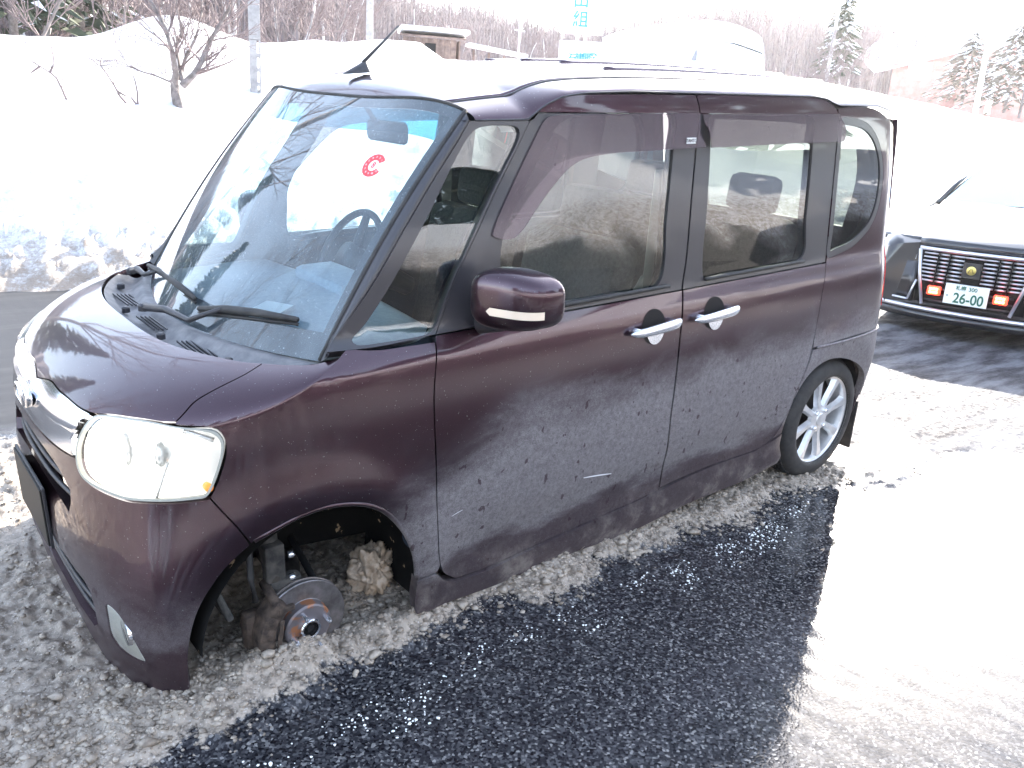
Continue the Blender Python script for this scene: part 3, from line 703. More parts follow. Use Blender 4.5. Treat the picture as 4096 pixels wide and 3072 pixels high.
SCR = mat('scratch_metal', (.75, .76, .78), .4, .3)
for (sa, ta, sb, tb, w_) in ((1.483, .435, 1.622, .409, .0035), (.945, .470, .985, .478, .0012), (1.21, 1.30, 1.24, 1.30, .001)):
    ss_ = np.linspace(sa, sb, 6); tt_ = np.linspace(ta, tb, 6); p_ = G(ss_, tt_); nn_ = normals(G, ss_, tt_); p_ = p_+nn_*.0008
    if ta < .6: mk('scratch', [tuple(a_+np.array([0, 0, w_*math.sin(math.pi*(.08+.84*i/5))])) for i, a_ in enumerate(p_)]+[tuple(a_-np.array([0, 0, w_*.4])) for a_ in p_], [(i+6, i+7, i+1, i) for i in range(5)], SCR, dF)
# outer handles and their pockets
for dd, cx_ in ((dF, 1.756), (dR, 2.075)):
    th_ = np.linspace(0, 2*math.pi, 40, endpoint=False); pk = np.stack([cx_+.058*np.cos(th_), .912+.058*np.sin(th_)], 1)
    panel('handle_pocket', G, pk, mat('pocket_shade', (.005, .004, .005), .55, 0, 0, spec=.2), dd, h=.014, off=lambda s, t, c=cx_: .0012-.024*np.clip(1-((s-c)**2+(t-.912)**2)/.058**2, 0, 1)**.7*0+.0, th=0, gap=0, bev=0)  # flat near-black disc, the hollow's shade put into its colour
    xs = np.linspace(cx_-.125, cx_+.125, 21); prof = []
    V = []; Fc = []; n = 14
    for i, x in enumerate(xs):
        u = (i/20-.5)*2; e = (1-abs(u)**6)**.5; hgt = .0175*max(e, .12)*(1+.15*u); thk = .012*max(e, .15); bow = .030-.014*u*u*u*u
        c0 = G(np.array(x), np.array(.912+.004*u)); 
        for k in range(n):
            a = 2*math.pi*k/n; V.append((c0[0], c0[1]-bow-thk*math.cos(a), c0[2]+hgt*math.sin(a)))
    for i in range(20):
        for k in range(n): Fc.append((i*n+k, (i+1)*n+k, (i+1)*n+(k+1) % n, i*n+(k+1) % n))
    Fc.append(tuple(range(n))); Fc.append(tuple(20*n+k for k in range(n))[::-1])
    for sx in (-.095, .095):
        p0 = G(np.array(cx_+sx), np.array(.912)); v_, f2 = tube_geo([p0+np.array([0, .01, 0]), p0+np.array([0, -.026, 0])], .012, 8); V, Fc = join([(V, Fc), (v_, f2)])
    mk('door_handle', V, Fc, SATIN, dd)
# bright metal half disc below the grip, put in for the pocket's reflected light
for dd, cx_ in ((dF, 1.756), (dR, 2.075)):
    th_ = np.linspace(math.pi, 2*math.pi, 20); pk = np.stack([cx_+.010+.044*np.cos(th_), .905+.054*np.sin(th_)], 1)
    panel('pocket_glint', G, pk, SATIN, dd, h=.014, off=.0022, th=.001, gap=0, bev=0)

# smoked rain deflectors
def visor_off(outer):
    o_ = np.array(smoothseg(outer, .02))
    def f(s, t):
        p = np.stack([np.ravel(s), np.ravel(t)], 1); d = np.min(np.hypot(p[:, None, 0]-o_[None, :, 0], p[:, None, 1]-o_[None, :, 1]), 1).reshape(np.shape(s))
        return .004+.026*sst(0, .07, d)
    return f
vf = loop(A('visor_f')[:9], A('visor_f')[8:11], A('visor_f')[10:19], A('visor_f')[18:]+A('visor_f')[:1], it=2)
vs_ = panel('wind_deflector', G, vf, SMOKE, dF, h=.02, off=visor_off(A('visor_f')[:10]), th=.004, gap=0)
vr = loop(A('visor_r')[:4], A('visor_r')[3:7], A('visor_r')[6:10], A('visor_r')[9:]+A('visor_r')[:1], it=1)
panel('wind_deflector', G, vr, SMOKE, dR, h=.02, off=visor_off([(1.98, 1.577), (2.3, 1.583), (2.565, 1.583), (2.81, 1.583)]), th=.004, gap=0)
# little white badge on the deflector
q = G(np.array([1.885]), np.array([1.498]))[0]; box('deflector_badge', (q[0], q[1]-.033, q[2]), (.046, .002, .018), WHITEPL, dF, .0006)
def text(name, s_, size, m, parent, mw, depth=.0004, bold=False):
    cu = bpy.data.curves.new(name, 'FONT'); cu.body = s_; cu.size = size; cu.align_x = 'CENTER'; cu.align_y = 'CENTER'; cu.extrude = depth
    if bold: cu.offset = size*.02
    cu.materials.append(m); o = bpy.data.objects.new(name, cu); COL.objects.link(o); o.parent = parent; o.matrix_basis = mw; return o
INK = mat('ink', (.02, .02, .02), .6)
text('badge_lettering', 'TANTO', .0155, INK, dF, Matrix.Translation((q[0], q[1]-.0345, q[2])) @ Matrix.Rotation(rad(90), 4, 'X'), bold=True)

# door mirror
def mirror_housing():
    bm = bmesh.new(); bmesh.ops.create_uvsphere(bm, u_segments=40, v_segments=24, radius=1.)
    for v in bm.verts:
        x, y, z = v.co; e = lambda c, p: math.copysign(abs(c)**p, c)
        x, y, z = e(x, .62), e(y, .55), e(z, .55)
        # taller near the body-side third, tapering outboard; flat towards the rear
        zz = z*(.082-.014*max(-y, 0)) ; xx = x*.085
        if x > 0: xx = x*.05
        xx += -.035*y*0 + .05*(-y)*.9
        v.co = (1.085+xx, -.832+y*.098, 1.118+zz)
    return bm
mh = from_bm('door_mirror', mirror_housing(), PAINT, van, True); left.append(mh)
bm = bmesh.new(); bm_box(bm, (1.085, -.80, 1.052), (.07, .12, .016), .007); from_bm('mirror_base', bm, BLACK, mh, True, 40)
tube('mirror_arm', [(1.06, -.70, 1.035), (1.075, -.75, 1.04), (1.09, -.80, 1.05)], [.04, .03, .022], BLACK, mh, 12)
# indicator strip wraps the outer front of the housing
Vv = []; Fv = []; n = 24
for i in range(n):
    u = i/(n-1); y = .25-u*1.22; y = max(y, -.985)
    c = max(0, 1-abs(y)**(2/.55))**(.62/2)
    for k, z in enumerate((-.40, -.30, -.18, -.14)):
        cz = max(0, 1-abs(z)**(2/.55))**(.62/2)
        hgt = z if u > .08 else -.28+(z+.28)*u/.08
        Vv.append((1.085-.0865*c*cz**.3+.045*(-y)-.002, -.832+y*.098-.002, 1.118+hgt*(.082)))
for i in range(n-1):
    for k in range(3): Fv.append((i*4+k, (i+1)*4+k, (i+1)*4+k+1, i*4+k+1))
mk('mirror_indicator', Vv, Fv, mat('indicator_clear', (.85, .70, .55), .12, .2, 1.), mh)

# ---- roof ----
def Ed(x): return np.interp(x, [1.04, 1.243, 1.28, 1.32, 1.37, 1.45, 1.65, 2.63, 2.72, 2.77, 2.81, 3.1, 3.3, 3.5], [1.556, 1.560, 1.585, 1.605, 1.622, 1.632, 1.640, 1.642, 1.634, 1.620, 1.612, 1.612, 1.58, 1.53])
Zt = spline([1.0, 1.025, 1.08, 1.2, 1.4, 1.7, 2.2, 2.9, 3.2, 3.4], [1.594, 1.622, 1.648, 1.674, 1.699, 1.719, 1.730, 1.724, 1.70, 1.63])
def roof_pt(t, v):
    a = np.abs(v); xf = 1.0+.075*a**3; xr = 3.40-.11*a**3; x = xf+(xr-xf)*t
    E = Ed(x); W = side_w(x, E)+.001; W = W*np.interp(x, [3.15, 3.3, 3.4], [1, .985, .93])
    y = v*W; Zf = Zt(x)
    return np.stack([x, y, E+(Zf-E)*(1-a**2.2)**.60], -1)
tt = np.concatenate([np.linspace(0, .06, 9)[:-1], np.linspace(.06, .2, 16)[:-1], np.linspace(.2, .72, 30)[:-1], np.linspace(.72, 1, 24)])
vv = np.sin(np.linspace(-1, 1, 81)*math.pi/2); 
Tg, Vg = np.meshgrid(tt, vv, indexing='ij'); RP = roof_pt(Tg, Vg)
roof = big('roof', RP.reshape(-1, 3), gridfaces(len(tt), len(vv)), PAINT, van)
HL = RP.copy(); HL[..., 2] -= .035; HL[..., 1] *= .96
big('headliner', HL[6:-4].reshape(-1, 3), gridfaces(len(tt)-10, len(vv)), mat('headliner_cloth', (.35, .36, .36), .9), roof)
# roof ribs and the channel above each side
for yy in (-.40, -.2, .0, .2, .40):
    xs = np.linspace(1.75, 3.05, 30); xs2 = (xs-1.0)/2.4; p = roof_pt(xs2, np.full(30, yy/.62)); p[:, 2] -= .004
    tube('roof_rib', p, .012, PAINT, roof, 8)
for sg in (-1, 1):
    xs2 = np.linspace(0, .93, 60); p = roof_pt(xs2, np.full(60, sg*.84)); p[:, 2] -= .006; tube('roof_channel', p, .0095, PAINT, roof, 8)
    p = roof_pt(xs2, np.full(60, sg*.862)); p[:, 2] -= .0005; tube('channel_seal', p, .0035, BLACK, roof, 6)
# edge line where the roof meets pillar and doors
for sg in (-1, 1):
    xs2 = np.linspace(0, .97, 90); p = roof_pt(xs2, np.full(90, sg*1.)); p[:, 2] -= .001; tube('roof_seam', p, .0028, BLACK, roof, 6)
# aerial
bm = bmesh.new()
Vb = [(.0, 0, 0), (.0, 0, 0)]
prof = [(1.030, .0, .004), (1.055, .012, .014), (1.08, .022, .021), (1.105, .033, .024), (1.115, .034, .022), (1.122, 0, .018)]
Va = []; Fa = []; n = 10
for x, h_, w_ in prof:
    for k in range(n):
        a = math.pi*k/(n-1); Va.append((x, w_*math.cos(a), 1.652+h_*math.sin(a)+.10*(x-1.03)))
for i in range(len(prof)-1):
    for k in range(n-1): Fa.append((i*n+k, i*n+k+1, (i+1)*n+k+1, (i+1)*n+k))
aer = mk('aerial', Va, Fa, BLACK, roof)
tube('aerial_rod', [(1.105, 0, 1.690), (1.17, 0, 1.745), (1.238, 0, 1.803)], [.006, .0045, .004], BLACK, roof, 8)

# ---- windscreen and cowl ----
v_ = np.linspace(-1, 1, 41); top = roof_pt(np.zeros(41), v_*.955); yb = v_*.632
xb = .445+.39*yb**2; bot = np.stack([xb, yb, .966+.012*np.abs(v_)**2], -1)
def ws(u, k): # u 0 bottom..1 top
    a = bot[k]*(1-u)+top[k]*u; bow = .022*np.sin(math.pi*u); a = a.copy(); a[0] -= bow*.75; a[2] += bow*.6; return a
us = np.linspace(0, 1, 25); W3 = np.array([[ws(u, k) for k in range(41)] for u in us])
wsc = big('windscreen', W3.reshape(-1, 3), gridfaces(25, 41), GLASS_W, van)
# black printed border and blue top tint, a hair inside the glass
def wstrip(name, u0, u1, k0, k1, m, d=.004, nu=8):
    us_ = np.linspace(u0, u1, nu); g_ = np.array([[ws(u, k) for k in range(k0, k1+1)] for u in us_]); g_[..., 0] += d*.75; g_[..., 2] -= d*.6
    return big(name, g_.reshape(-1, 3), gridfaces(nu, k1-k0+1), m, wsc)
PRINT = mat('printed_border', (.012, .013, .02), .3)
wstrip('printed_border', 0, .10, 0, 40, PRINT); wstrip('printed_border', .955, 1, 0, 40, PRINT)
wstrip('printed_border', .075, .965, 0, 1, PRINT, nu=20); wstrip('printed_border', .075, .965, 39, 40, PRINT, nu=20)
tm = glass_mat('blue_top_tint', (.10, .42, .62))
wstrip('top_tint', .855, .955, 1, 39, tm, .006)
# seals
for sg, kk in ((-1, 0), (1, 40)):
    tube('side_seal', [W3[i, kk] for i in range(0, 25, 2)], .007, RUBBER, wsc, 6)
tube('top_seal', W3[-1], .005, RUBBER, wsc, 6)
apc = smoothseg(TR['apost_out'][:-1], .02, 3); apc_p = G(apc[:, 0], apc[:, 1]); sl_u = np.linspace(0, 1, 25); ai = np.linspace(0, len(apc_p)-1, 25); apc_r = np.stack([np.interp(ai, np.arange(len(apc_p)), apc_p[:, k]) for k in range(3)], 1)
cov = []
for k in range(7):
    u = k/6; e_ = W3[:, 0]*(1-u)+(apc_r+np.array([.010, .004, -.004]))*u; e_ = e_.copy(); e_[:, 1] -= .012*math.sin(math.pi*u); e_[:, 0] -= .010*math.sin(math.pi*u); cov.append(e_)
pc_ = big('pillar_cover', np.array(cov).reshape(-1, 3), gridfaces(7, 25), FRAME, van); left.append(pc_)
# cowl between bonnet and glass
y_ = np.linspace(-.60, .60, 49); nn = 14; CG = []
for i in range(nn):
    u = i/(nn-1); yy = y_*(1+.05*u); x0 = .315+.75*np.abs(y_)**3+.006; x1 = .445+.39*yy**2+.012
    z = .972*(1-u)+.965*u-.030*math.sin(math.pi*min(u*1.3, 1))+.010*np.abs(y_)
    CG.append(np.stack([x0*(1-u)+x1*u, yy, z], -1))
box('cowl_tray', (.60, 0, .925), (.34, 1.24, .012), BLACK, van)
cow = big('cowl_panel', np.array(CG).reshape(-1, 3), gridfaces(nn, 49), GREYPL, van)
for yy in (-.46, -.16, .16, .46):
    x = .33+.75*abs(yy)**3; lathe('cowl_clip', [(.012, 0), (.012, .014), (.007, .018)], (x+.03, yy, .952), BLACK, cow, 'z', 12)
for yy in (-.3, .0, .3):
    x = .36+.6*abs(yy)**3
    for j in range(5): box('cowl_rib', (x+.01+j*.012, yy, .957-j*.002), (.003, .16, .006), BLACK, cow)
# wipers (parked, pivot on the near side arm reaches right)
def wiper(pivot, elbow, tip, b0, b1):
    w_ = tube('wiper_arm', [pivot, (np.array(pivot)*.5+np.array(elbow)*.5)+np.array([0, 0, .012]), elbow, tip], [.013, .011, .008, .006], BLACK, van, 8)
    b0, b1 = np.array(b0), np.array(b1); d = b1-b0; bm = bmesh.new()
    V, Fc = tube_geo([b0, b0+d*.3+np.array([0, 0, .006]), b0+d*.6+np.array([0, 0, .006]), b1], [.007, .012, .012, .007], 6); V2, F2 = tube_geo([b0-np.array([0, 0, .012]), b1-np.array([0, 0, .012])], .005, 4)
    V, Fc = join([(V, Fc), (V2, F2)]); mk('wiper_blade', V, Fc, RUBBER, w_)
    lathe('wiper_pivot', [(.018, -.01), (.018, .006), (.010, .012)], tuple(pivot), BLACK, w_, 'z', 14)
wiper((.392, .070, .985), (.436, -.175, .998), (.500, -.262, 1.042), (.474, -.155, 1.022), (.590, -.540, 1.066))
wiper((.500, .56, .985), (.500, .42, 1.0), (.500, .30, 1.032), (.555, .555, 1.0), (.478, -.120, 1.042))

# ---- tail: hatch, rear bumper ----
def pr(pts_): return [(SMAX-a, b) for a, b in pts_]
hatch = loop([(.0, .60), (SMAX-3.5, .60)], [(SMAX-3.5, .60), (SMAX-3.5, 1.12)], [(SMAX-3.5, 1.12), (SMAX-3.385, 1.12), (SMAX-3.37, 1.35), (SMAX-3.34, 1.56)], [(SMAX-3.34, 1.56), (0, 1.60)])
hfull = np.vstack([hatch, (hatch*np.array([-1, 1]))[::-1]]); d_ = np.hypot(*(hfull-np.roll(hfull, 1, 0)).T); hfull = hfull[d_ > .003]
hw = loop([(0, 1.06), (.42, 1.06)], [(.42, 1.06), (.47, 1.30), (.44, 1.50)], [(.44, 1.50), (0, 1.51)]); hwf = np.vstack([hw, (hw*np.array([-1, 1]))[::-1]]); d_ = np.hypot(*(hwf-np.roll(hwf, 1, 0)).T); hwf = hwf[d_ > .003]
ht = panel('tailgate', PR, hfull, PAINT, van, [hwf], h=.04, th=.02, flip=-1)
panel('tailgate_glass', PR, inset(hwf, -.005), GLASS_D, ht, h=.08, off=-.006, th=0, gap=0, bev=0, flip=-1)
rb = loop([(0, .20), (SMAX-3.378, .20)], [(SMAX-3.378, .20), (SMAX-3.373, .66)], [(SMAX-3.373, .66), (SMAX-3.5, .60), (0, .60)]); rbf = np.vstack([rb, (rb*np.array([-1, 1]))[::-1]]); d_ = np.hypot(*(rbf-np.roll(rbf, 1, 0)).T); rbf = rbf[d_ > .003]
panel('rear_bumper', PR, rbf, PAINT, van, h=.04, th=.03, off=.004, flip=-1)

# ---- inside ----
lin = loop([(.66, .98), (.66, .76), (.88, .70), (.93, .32), (2.60, .30)], [(2.60, .30), (2.62, .62), (3.30, .64)], [(3.30, .64), (3.27, 1.0), (3.24, 1.3), (3.2, 1.58)], [(3.2, 1.58), (1.30, 1.60), (1.10, 1.55), (.80, 1.20), (.66, 1.02)], it=1)
lh = [inset(fgl, -.012), inset(rgl, -.012), inset(qg, .012), inset(apg, -.004)]
left.append(panel('side_lining', G, lin, TRIM, van, lh, h=.06, off=-.05, th=0, gap=0, bev=0))
floor = box('cabin_floor', (2.15, 0, .27), (2.1, 1.20, .05), DARK, van)
box('firewall', (.86, 0, .62), (.04, .66, .66), DARK, van)
box('engine_block', (.42, .05, .62), (.34, .60, .36), DARK, van, .03)
# dashboard
DASH = grain(mat('dashboard_plastic', (.16, .18, .20), .6), (.26, .31, .36), (.34, .40, .45), 60, bstr=.05)
prof = [(.50, .955), (.60, .972), (.75, .985), (.90, .99), (1.00, .985), (1.05, .965), (1.07, .92), (1.06, .85), (1.04, .72), (.98, .60)]
yy = np.linspace(-.60, .60, 25); DG = []
for x, z in prof:
    wv = min(1, (.56+(x-.5)*.5)/.60)
    DG.append(np.stack([x+.25*(yy*wv)**2*max(0, (.9-x)/.4), yy*wv, z+.012*np.cos(yy*5)*(x > .7)-.01*np.abs(yy)], -1))
dash = big('dashboard', np.array(DG).reshape(-1, 3), gridfaces(len(prof), 25), DASH, van)
box('instrument_hood', (1.0, .02, 1.005), (.16, .34, .06), DASH, dash, .025, smooth=True)
bm = bmesh.new(); bm_box(bm, (0, 0, 0), (.13, .10, .002)); bmesh.ops.rotate(bm, cent=(0, 0, 0), matrix=Matrix.Rotation(rad(25), 3, 'Z') @ Matrix.Rotation(rad(-8), 3, 'Y'), verts=bm.verts); bmesh.ops.translate(bm, vec=(.655, -.19, .997), verts=bm.verts); from_bm('paper_slip', bm, mat('paper', (.88, .88, .86), .9, spec=.1), dash)
# steering wheel
SW = mat('wheel_leather', (.035, .04, .05), .5)
bm = bmesh.new(); r1, r2 = .185, .014; V = []; Fc = []
tilt = Matrix.Rotation(rad(-62), 3, 'Y'); cS = Vector((1.215, .33, 1.00))
for i in range(40):
    a = 2*math.pi*i/40
    for k in range(8):
        b = 2*math.pi*k/8; v = Vector(((r1+r2*math.cos(b))*math.cos(a), (r1+r2*math.cos(b))*math.sin(a), r2*math.sin(b))); V.append(tuple(tilt @ v+cS))
for i in range(40):
    for k in range(8): Fc.append((i*8+k, ((i+1) % 40)*8+k, ((i+1) % 40)*8+(k+1) % 8, i*8+(k+1) % 8))
parts_ = [(V, Fc)]
for a in (0, 2.3, -2.3):
    d0 = tilt @ Vector((math.cos(a)*.03, math.sin(a)*.03, -.015))+cS; d1 = tilt @ Vector((math.cos(a)*.18, math.sin(a)*.18, 0))+cS; parts_.append(tube_geo([d0, d1], [.022, .014], 6))
parts_.append(tube_geo([tilt @ Vector((0, 0, .02))+cS, tilt @ Vector((0, 0, -.30))+cS], [.06, .04], 12))
V, Fc = join(parts_); mk('steering_wheel', V, Fc, SW, van)
# inside mirror
im = box('inside_mirror', (1.155, -.055, 1.487), (.03, .235, .068), BLACK, van, .02, Matrix.Rotation(rad(0), 3, 'Z'), True)
tube('mirror_stalk', [(1.13, -.04, 1.50), (1.09, -.02, 1.575)], .009, BLACK, im, 6)
# seats
CLOTH = grain(mat('seat_cloth', (.05, .05, .05), .9), (.03, .032, .034), (.06, .062, .06), 80, bstr=.2)
def seat(x, y, w_, hr_=True):
    s_ = box('front_seat' if x < 2 else 'rear_seat', (x, y, .52), (.48, w_, .16), CLOTH, van, .06, smooth=True)
    box('backrest', (x+.30, y, .86), (.14, w_, .60), CLOTH, s_, .055, Matrix.Rotation(rad(12), 3, 'Y'), True)
    if hr_:
        for yy_ in ((y,) if w_ < .7 else (y-.3, y+.3)):
            box('headrest', (x+.385, yy_, 1.235), (.09, .24, .16), CLOTH, s_, .035, Matrix.Rotation(rad(8), 3, 'Y'), True)
    return s_
seat(1.45, -.31, .50); seat(1.45, .33, .50); seat(2.45, 0, 1.10)
BELTM = mat('belt_webbing', (.34, .36, .33), .8)
for sg in (-1, 1):
    for (a, b) in (((1.86, sg*.60, 1.40), (1.84, sg*.60, .60)), ((1.84, sg*.60, 1.05), (1.66, sg*.50, .62))):
        V = []
        for q_ in (a, b): V += [(q_[0]-.024, q_[1], q_[2]), (q_[0]+.024, q_[1], q_[2]), (q_[0]+.024, q_[1]+.002, q_[2]), (q_[0]-.024, q_[1]+.002, q_[2])]
        mk('seat_belt', V, [(0, 1, 5, 4), (1, 2, 6, 5), (2, 3, 7, 6), (3, 0, 4, 7)], BELTM, van, False)
# round inspection sticker behind the glass
def onws(y, z):
    k = int(np.argmin(np.abs(W3[12, :, 1]-y))); i = int(np.argmin(np.abs(W3[:, k, 2]-z))); p = W3[i, k]
    a = W3[min(i+1, 24), k]-W3[max(i-1, 0), k]; b = W3[i, min(k+1, 40)]-W3[i, max(k-1, 0)]
    a /= np.linalg.norm(a); b /= np.linalg.norm(b); n_ = np.cross(a, b); n_ = n_ if n_[0] < 0 else -n_; b = np.cross(a, n_)
    return Vector(p), Vector(b), Vector(a), Vector(n_)
p_, bx, by, bn = onws(-.455, 1.423)
MWT = Matrix(((bx[0], by[0], bn[0], p_[0]), (bx[1], by[1], bn[1], p_[1]), (bx[2], by[2], bn[2], p_[2]), (0, 0, 0, 1)))
STR = mat('sticker_red', (.75, .05, .06), .5, emit=None); STW = mat('sticker_white', (.85, .85, .85), .5)
def disc(name, r0, r1, m, d, a0=0., a1=360.):
    V = []; n = 40
    for i in range(n+1):
        a = rad(a0+(a1-a0)*i/n)
        for r_ in (r0, r1): V.append(MWT @ Vector((r_*math.cos(a), r_*math.sin(a), d)))
    return mk(name, V, [(2*i, 2*i+2, 2*i+3, 2*i+1) for i in range(n)], m, wsc, False)
disc('sticker_ring', .017, .037, STR, .0015, 35, 340); disc('sticker_centre', 0, .018, STW, .0012)
text('sticker_number', '8', .026, STR, wsc, MWT @ Matrix.Translation((0, 0, .0022)), .0001, True)
for k in range(11):
    a = rad(48+k*28); text('sticker_mark', str((k+1)), .008, STW, wsc, MWT @ Matrix.Translation((.027*math.cos(a), .027*math.sin(a), .0022)), .0001)

# ---- wheels, brake ----
def make_wheel(name, x, y, z, sg):
    Rt = .279; prof = [(.178, .0), (.183, .012), (.205, .016), (.235, .013), (.256, .004), (.268, -.004), (.275, -.014), (.279, -.03), (.279, -.125), (.272, -.14), (.25, -.15), (.19, -.145), (.178, -.13)]
    prof = [(r, -h_*sg*-1) for r, h_ in prof] if sg < 0 else prof
    # local frame: hub centre at origin, outer face at -y for sg=-1
    pf = [(r, (-h_ if sg < 0 else h_)) for r, h_ in [(.201, .0), (.205, .009), (.218, .013), (.240, .012), (.258, .004), (.269, -.004), (.275, -.014), (.279, -.03), (.279, -.125), (.272, -.14), (.25, -.15), (.21, -.145), (.201, -.13)]]
    V, Fc = lathe_geo(pf, (x, y, z), 'y', 72, closed=True)
    ty = mk(name, V, Fc, RUBBER, van)
    # tread sipes
    sp = []
    for i in range(96):
        a = 2*math.pi*i/96
        for j, h_ in enumerate((-.035, -.062, -.092, -.118)):
            ca, sa = math.cos(a+j*.02), math.sin(a+j*.02); r = .2795
            c = Vector((x+r*ca, y+(-h_ if sg < 0 else h_), z+r*sa)); tx = Vector((-sa, 0, ca)); rx = Vector((ca, 0, sa)); ay = Vector((0, 1, 0))
            v = [c+tx*s1*.006+ay*s2*.010+rx*s3 for s3 in (-.003, .0045) for s1, s2 in ((-1, -1), (1, -1), (1, 1), (-1, 1))]
            sp.append((v, [(4, 5, 6, 7), (0, 1, 5, 4), (1, 2, 6, 5), (2, 3, 7, 6), (3, 0, 4, 7)]))
    V, Fc = join(sp); tr_ = mk('tread_blocks', V, Fc, RUBBER, ty, False); tr_['kind'] = 'stuff'
    o_ = lambda h_: (-h_ if sg < 0 else h_)
    parts_ = [lathe_geo([(r, o_(h_)) for r, h_ in [(.204, .008), (.208, .004), (.203, -.002), (.192, -.008), (.187, -.03), (.182, -.11), (.190, -.135)]], (x, y, z), 'y', 60, closed=True),
              lathe_geo([(r, o_(h_)) for r, h_ in [(.0, -.004), (.026, -.004), (.030, -.008), (.062, -.012), (.066, -.030)]], (x, y, z), 'y', 30)]
    for i in range(8):
        a = 2*math.pi*(i+.3)/8; ca, sa = math.cos(a), math.sin(a); rx = Vector((ca, 0, sa)); tx = Vector((-sa, 0, ca)); ay = Vector((0, 1, 0)); v = []
        for r, w1, h_ in ((.035, .015, -.010), (.10, .0135, -.012), (.155, .016, -.008), (.193, .025, -.006)):
            for s1, dd_ in ((-1.25, -.02), (-.72, 0), (.72, 0), (1.25, -.02)): v.append(Vector((x, y, z))+rx*r+tx*w1*s1+ay*o_(h_+dd_))
        f = [(j*4+k, j*4+k+1, (j+1)*4+k+1, (j+1)*4+k) for j in range(3) for k in range(3)]; parts_.append((v, f))
    V, Fc = join(parts_); rm = mk('rim', V, Fc, ALLOY, ty)
    rm.data.set_sharp_from_angle(angle=rad(35))
    lathe('wheel_back', [(.0, o_(-.075)), (.182, o_(-.075))], (x, y, z), mat('brake_dark', (.05, .045, .04), .8), ty, 'y', 30)
    for i in range(4):
        a = 2*math.pi*(i+.5)/4; lathe('wheel_nut', [(.011, o_(-.02)), (.010, o_(-.002)), (.006, o_(.002))], (x+.05*math.cos(a), y, z+.05*math.sin(a)), SATIN, ty, 'y', 8)
    return ty
make_wheel('rear_wheel', 2.995, -.705, .279, -1)
make_wheel('rear_wheel', 2.995, .705, .255, 1)
make_wheel('front_wheel', .505, .700, .36, 1)

RUST = grain(mat('rusty_iron', (.2, .12, .08), .8, .3), (.035, .026, .022), (.12, .088, .068), 45, bstr=.5, bdist=.001)
STEEL = grain(mat('worn_disc', (.30, .29, .29), .42, .8), (.13, .12, .12), (.30, .28, .28), 25, bstr=.1, bdist=.0005)
HUBM = mat('hub_face', (.22, .20, .21), .55, .6)
tb_ = NT(HUBM); c2 = tb_.coord(); tb_.l(tb_.mix(tb_.mr(tb_.noise(c2, 28, 3, .5), .50, .60), (.17, .155, .165), (.34, .15, .075)), tb_.b.inputs['Base Color'])
hx, hy, hz = .508, -.655, .255
bd = lathe('brake_disc', [(.066, -.008), (.070, -.004), (.121, -.004), (.123, -.002), (.123, .004), (.118, .006), (.118, .012), (.123, .014), (.123, .020), (.06, .022)], (hx, hy, hz), STEEL, van, 'y', 64)
lathe('disc_hat', [(.0, -.034), (.023, -.034), (.062, -.034), (.067, -.030), (.069, -.006)], (hx, hy, hz), HUBM, bd, 'y', 48)
lathe('hub_collar', [(.021, -.034), (.022, -.046), (.027, -.047), (.029, -.044), (.029, -.034)], (hx, hy, hz), CHROME, bd, 'y', 32)
lathe('hub_centre', [(.0, -.042), (.009, -.043), (.012, -.036), (.021, -.036)], (hx, hy, hz), DARK, bd, 'y', 20)
for i in range(4):
    a = rad(15+90*i+5); lathe('wheel_stud', [(.0065, -.034), (.0065, -.062), (.005, -.066), (.0, -.067)], (hx+.05*math.cos(a), hy, hz+.05*math.sin(a)), SATIN, bd, 'y', 12)
# caliper sits on the front side of the disc
def cal_bm():
    bm = bmesh.new()
    for a in np.linspace(rad(135), rad(232), 7):
        bm_box(bm, (hx+.118*math.cos(a), hy-.008, hz+.118*math.sin(a)), (.050, .066, .046), .010, Matrix.Rotation(-a+math.pi/2, 3, 'Y'))
    bm_box(bm, (hx-.128, hy+.035, hz+.01), (.055, .05, .11), .016)
    return bm
ca = from_bm('brake_caliper', cal_bm(), RUST, van, True, 28)
lathe('piston_boss', [(.030, .03), (.030, .075), (.022, .08)], (hx-.118, hy, hz+.005), RUST, ca, 'y', 24)
tube('slide_pin', [(hx-.085, hy-.03, hz+.105), (hx-.082, hy+.055, hz+.125)], .013, RUST, ca, 10)
box('pin_head', (hx-.062, hy-.036, hz+.086), (.045, .014, .016), RUST, ca, .003)
box('pad_spring', (hx-.085, hy-.042, hz+.01), (.012, .006, .10), RUST, ca, .002, Matrix.Rotation(rad(10), 3, 'Y'))
tube('brake_hose', [(hx-.12, hy+.02, hz+.10), (hx-.125, hy+.03, hz+.17), (hx-.10, hy+.09, hz+.25), (hx-.06, hy+.14, hz+.33)], .009, RUBBER, van, 8)
MUDDY = grain(mat('muddy_steel', (.05, .05, .05), .85, .2), (.022, .022, .022), (.085, .078, .07), 30, bstr=.5, bdist=.002)
st = tube('suspension_strut', [(hx-.055, hy+.05, hz+.12), (hx-.052, hy+.085, hz+.24), (hx-.05, hy+.12, hz+.42), (hx-.05, hy+.13, hz+.50)], [.024, .027, .027, .024], MUDDY, van, 14)
box('strut_bracket', (hx-.053, hy+.05, hz+.17), (.055, .035, .13), MUDDY, st, .006)
box('knuckle', (hx-.03, hy+.045, hz+.05), (.10, .05, .17), MUDDY, st, .02)
V, Fc = join([tube_geo([(hx-.05+.055*math.cos(a1), hy+.125+.055*math.sin(a1), hz+.34+.02*a1/6.28), (hx-.05+.055*math.cos(a1+.5), hy+.125+.055*math.sin(a1+.5), hz+.34+.02*(a1+.5)/6.28)], .007, 6, False) for a1 in np.arange(0, 25, .5)]); mk('coil_spring', V, Fc, DARK, st)
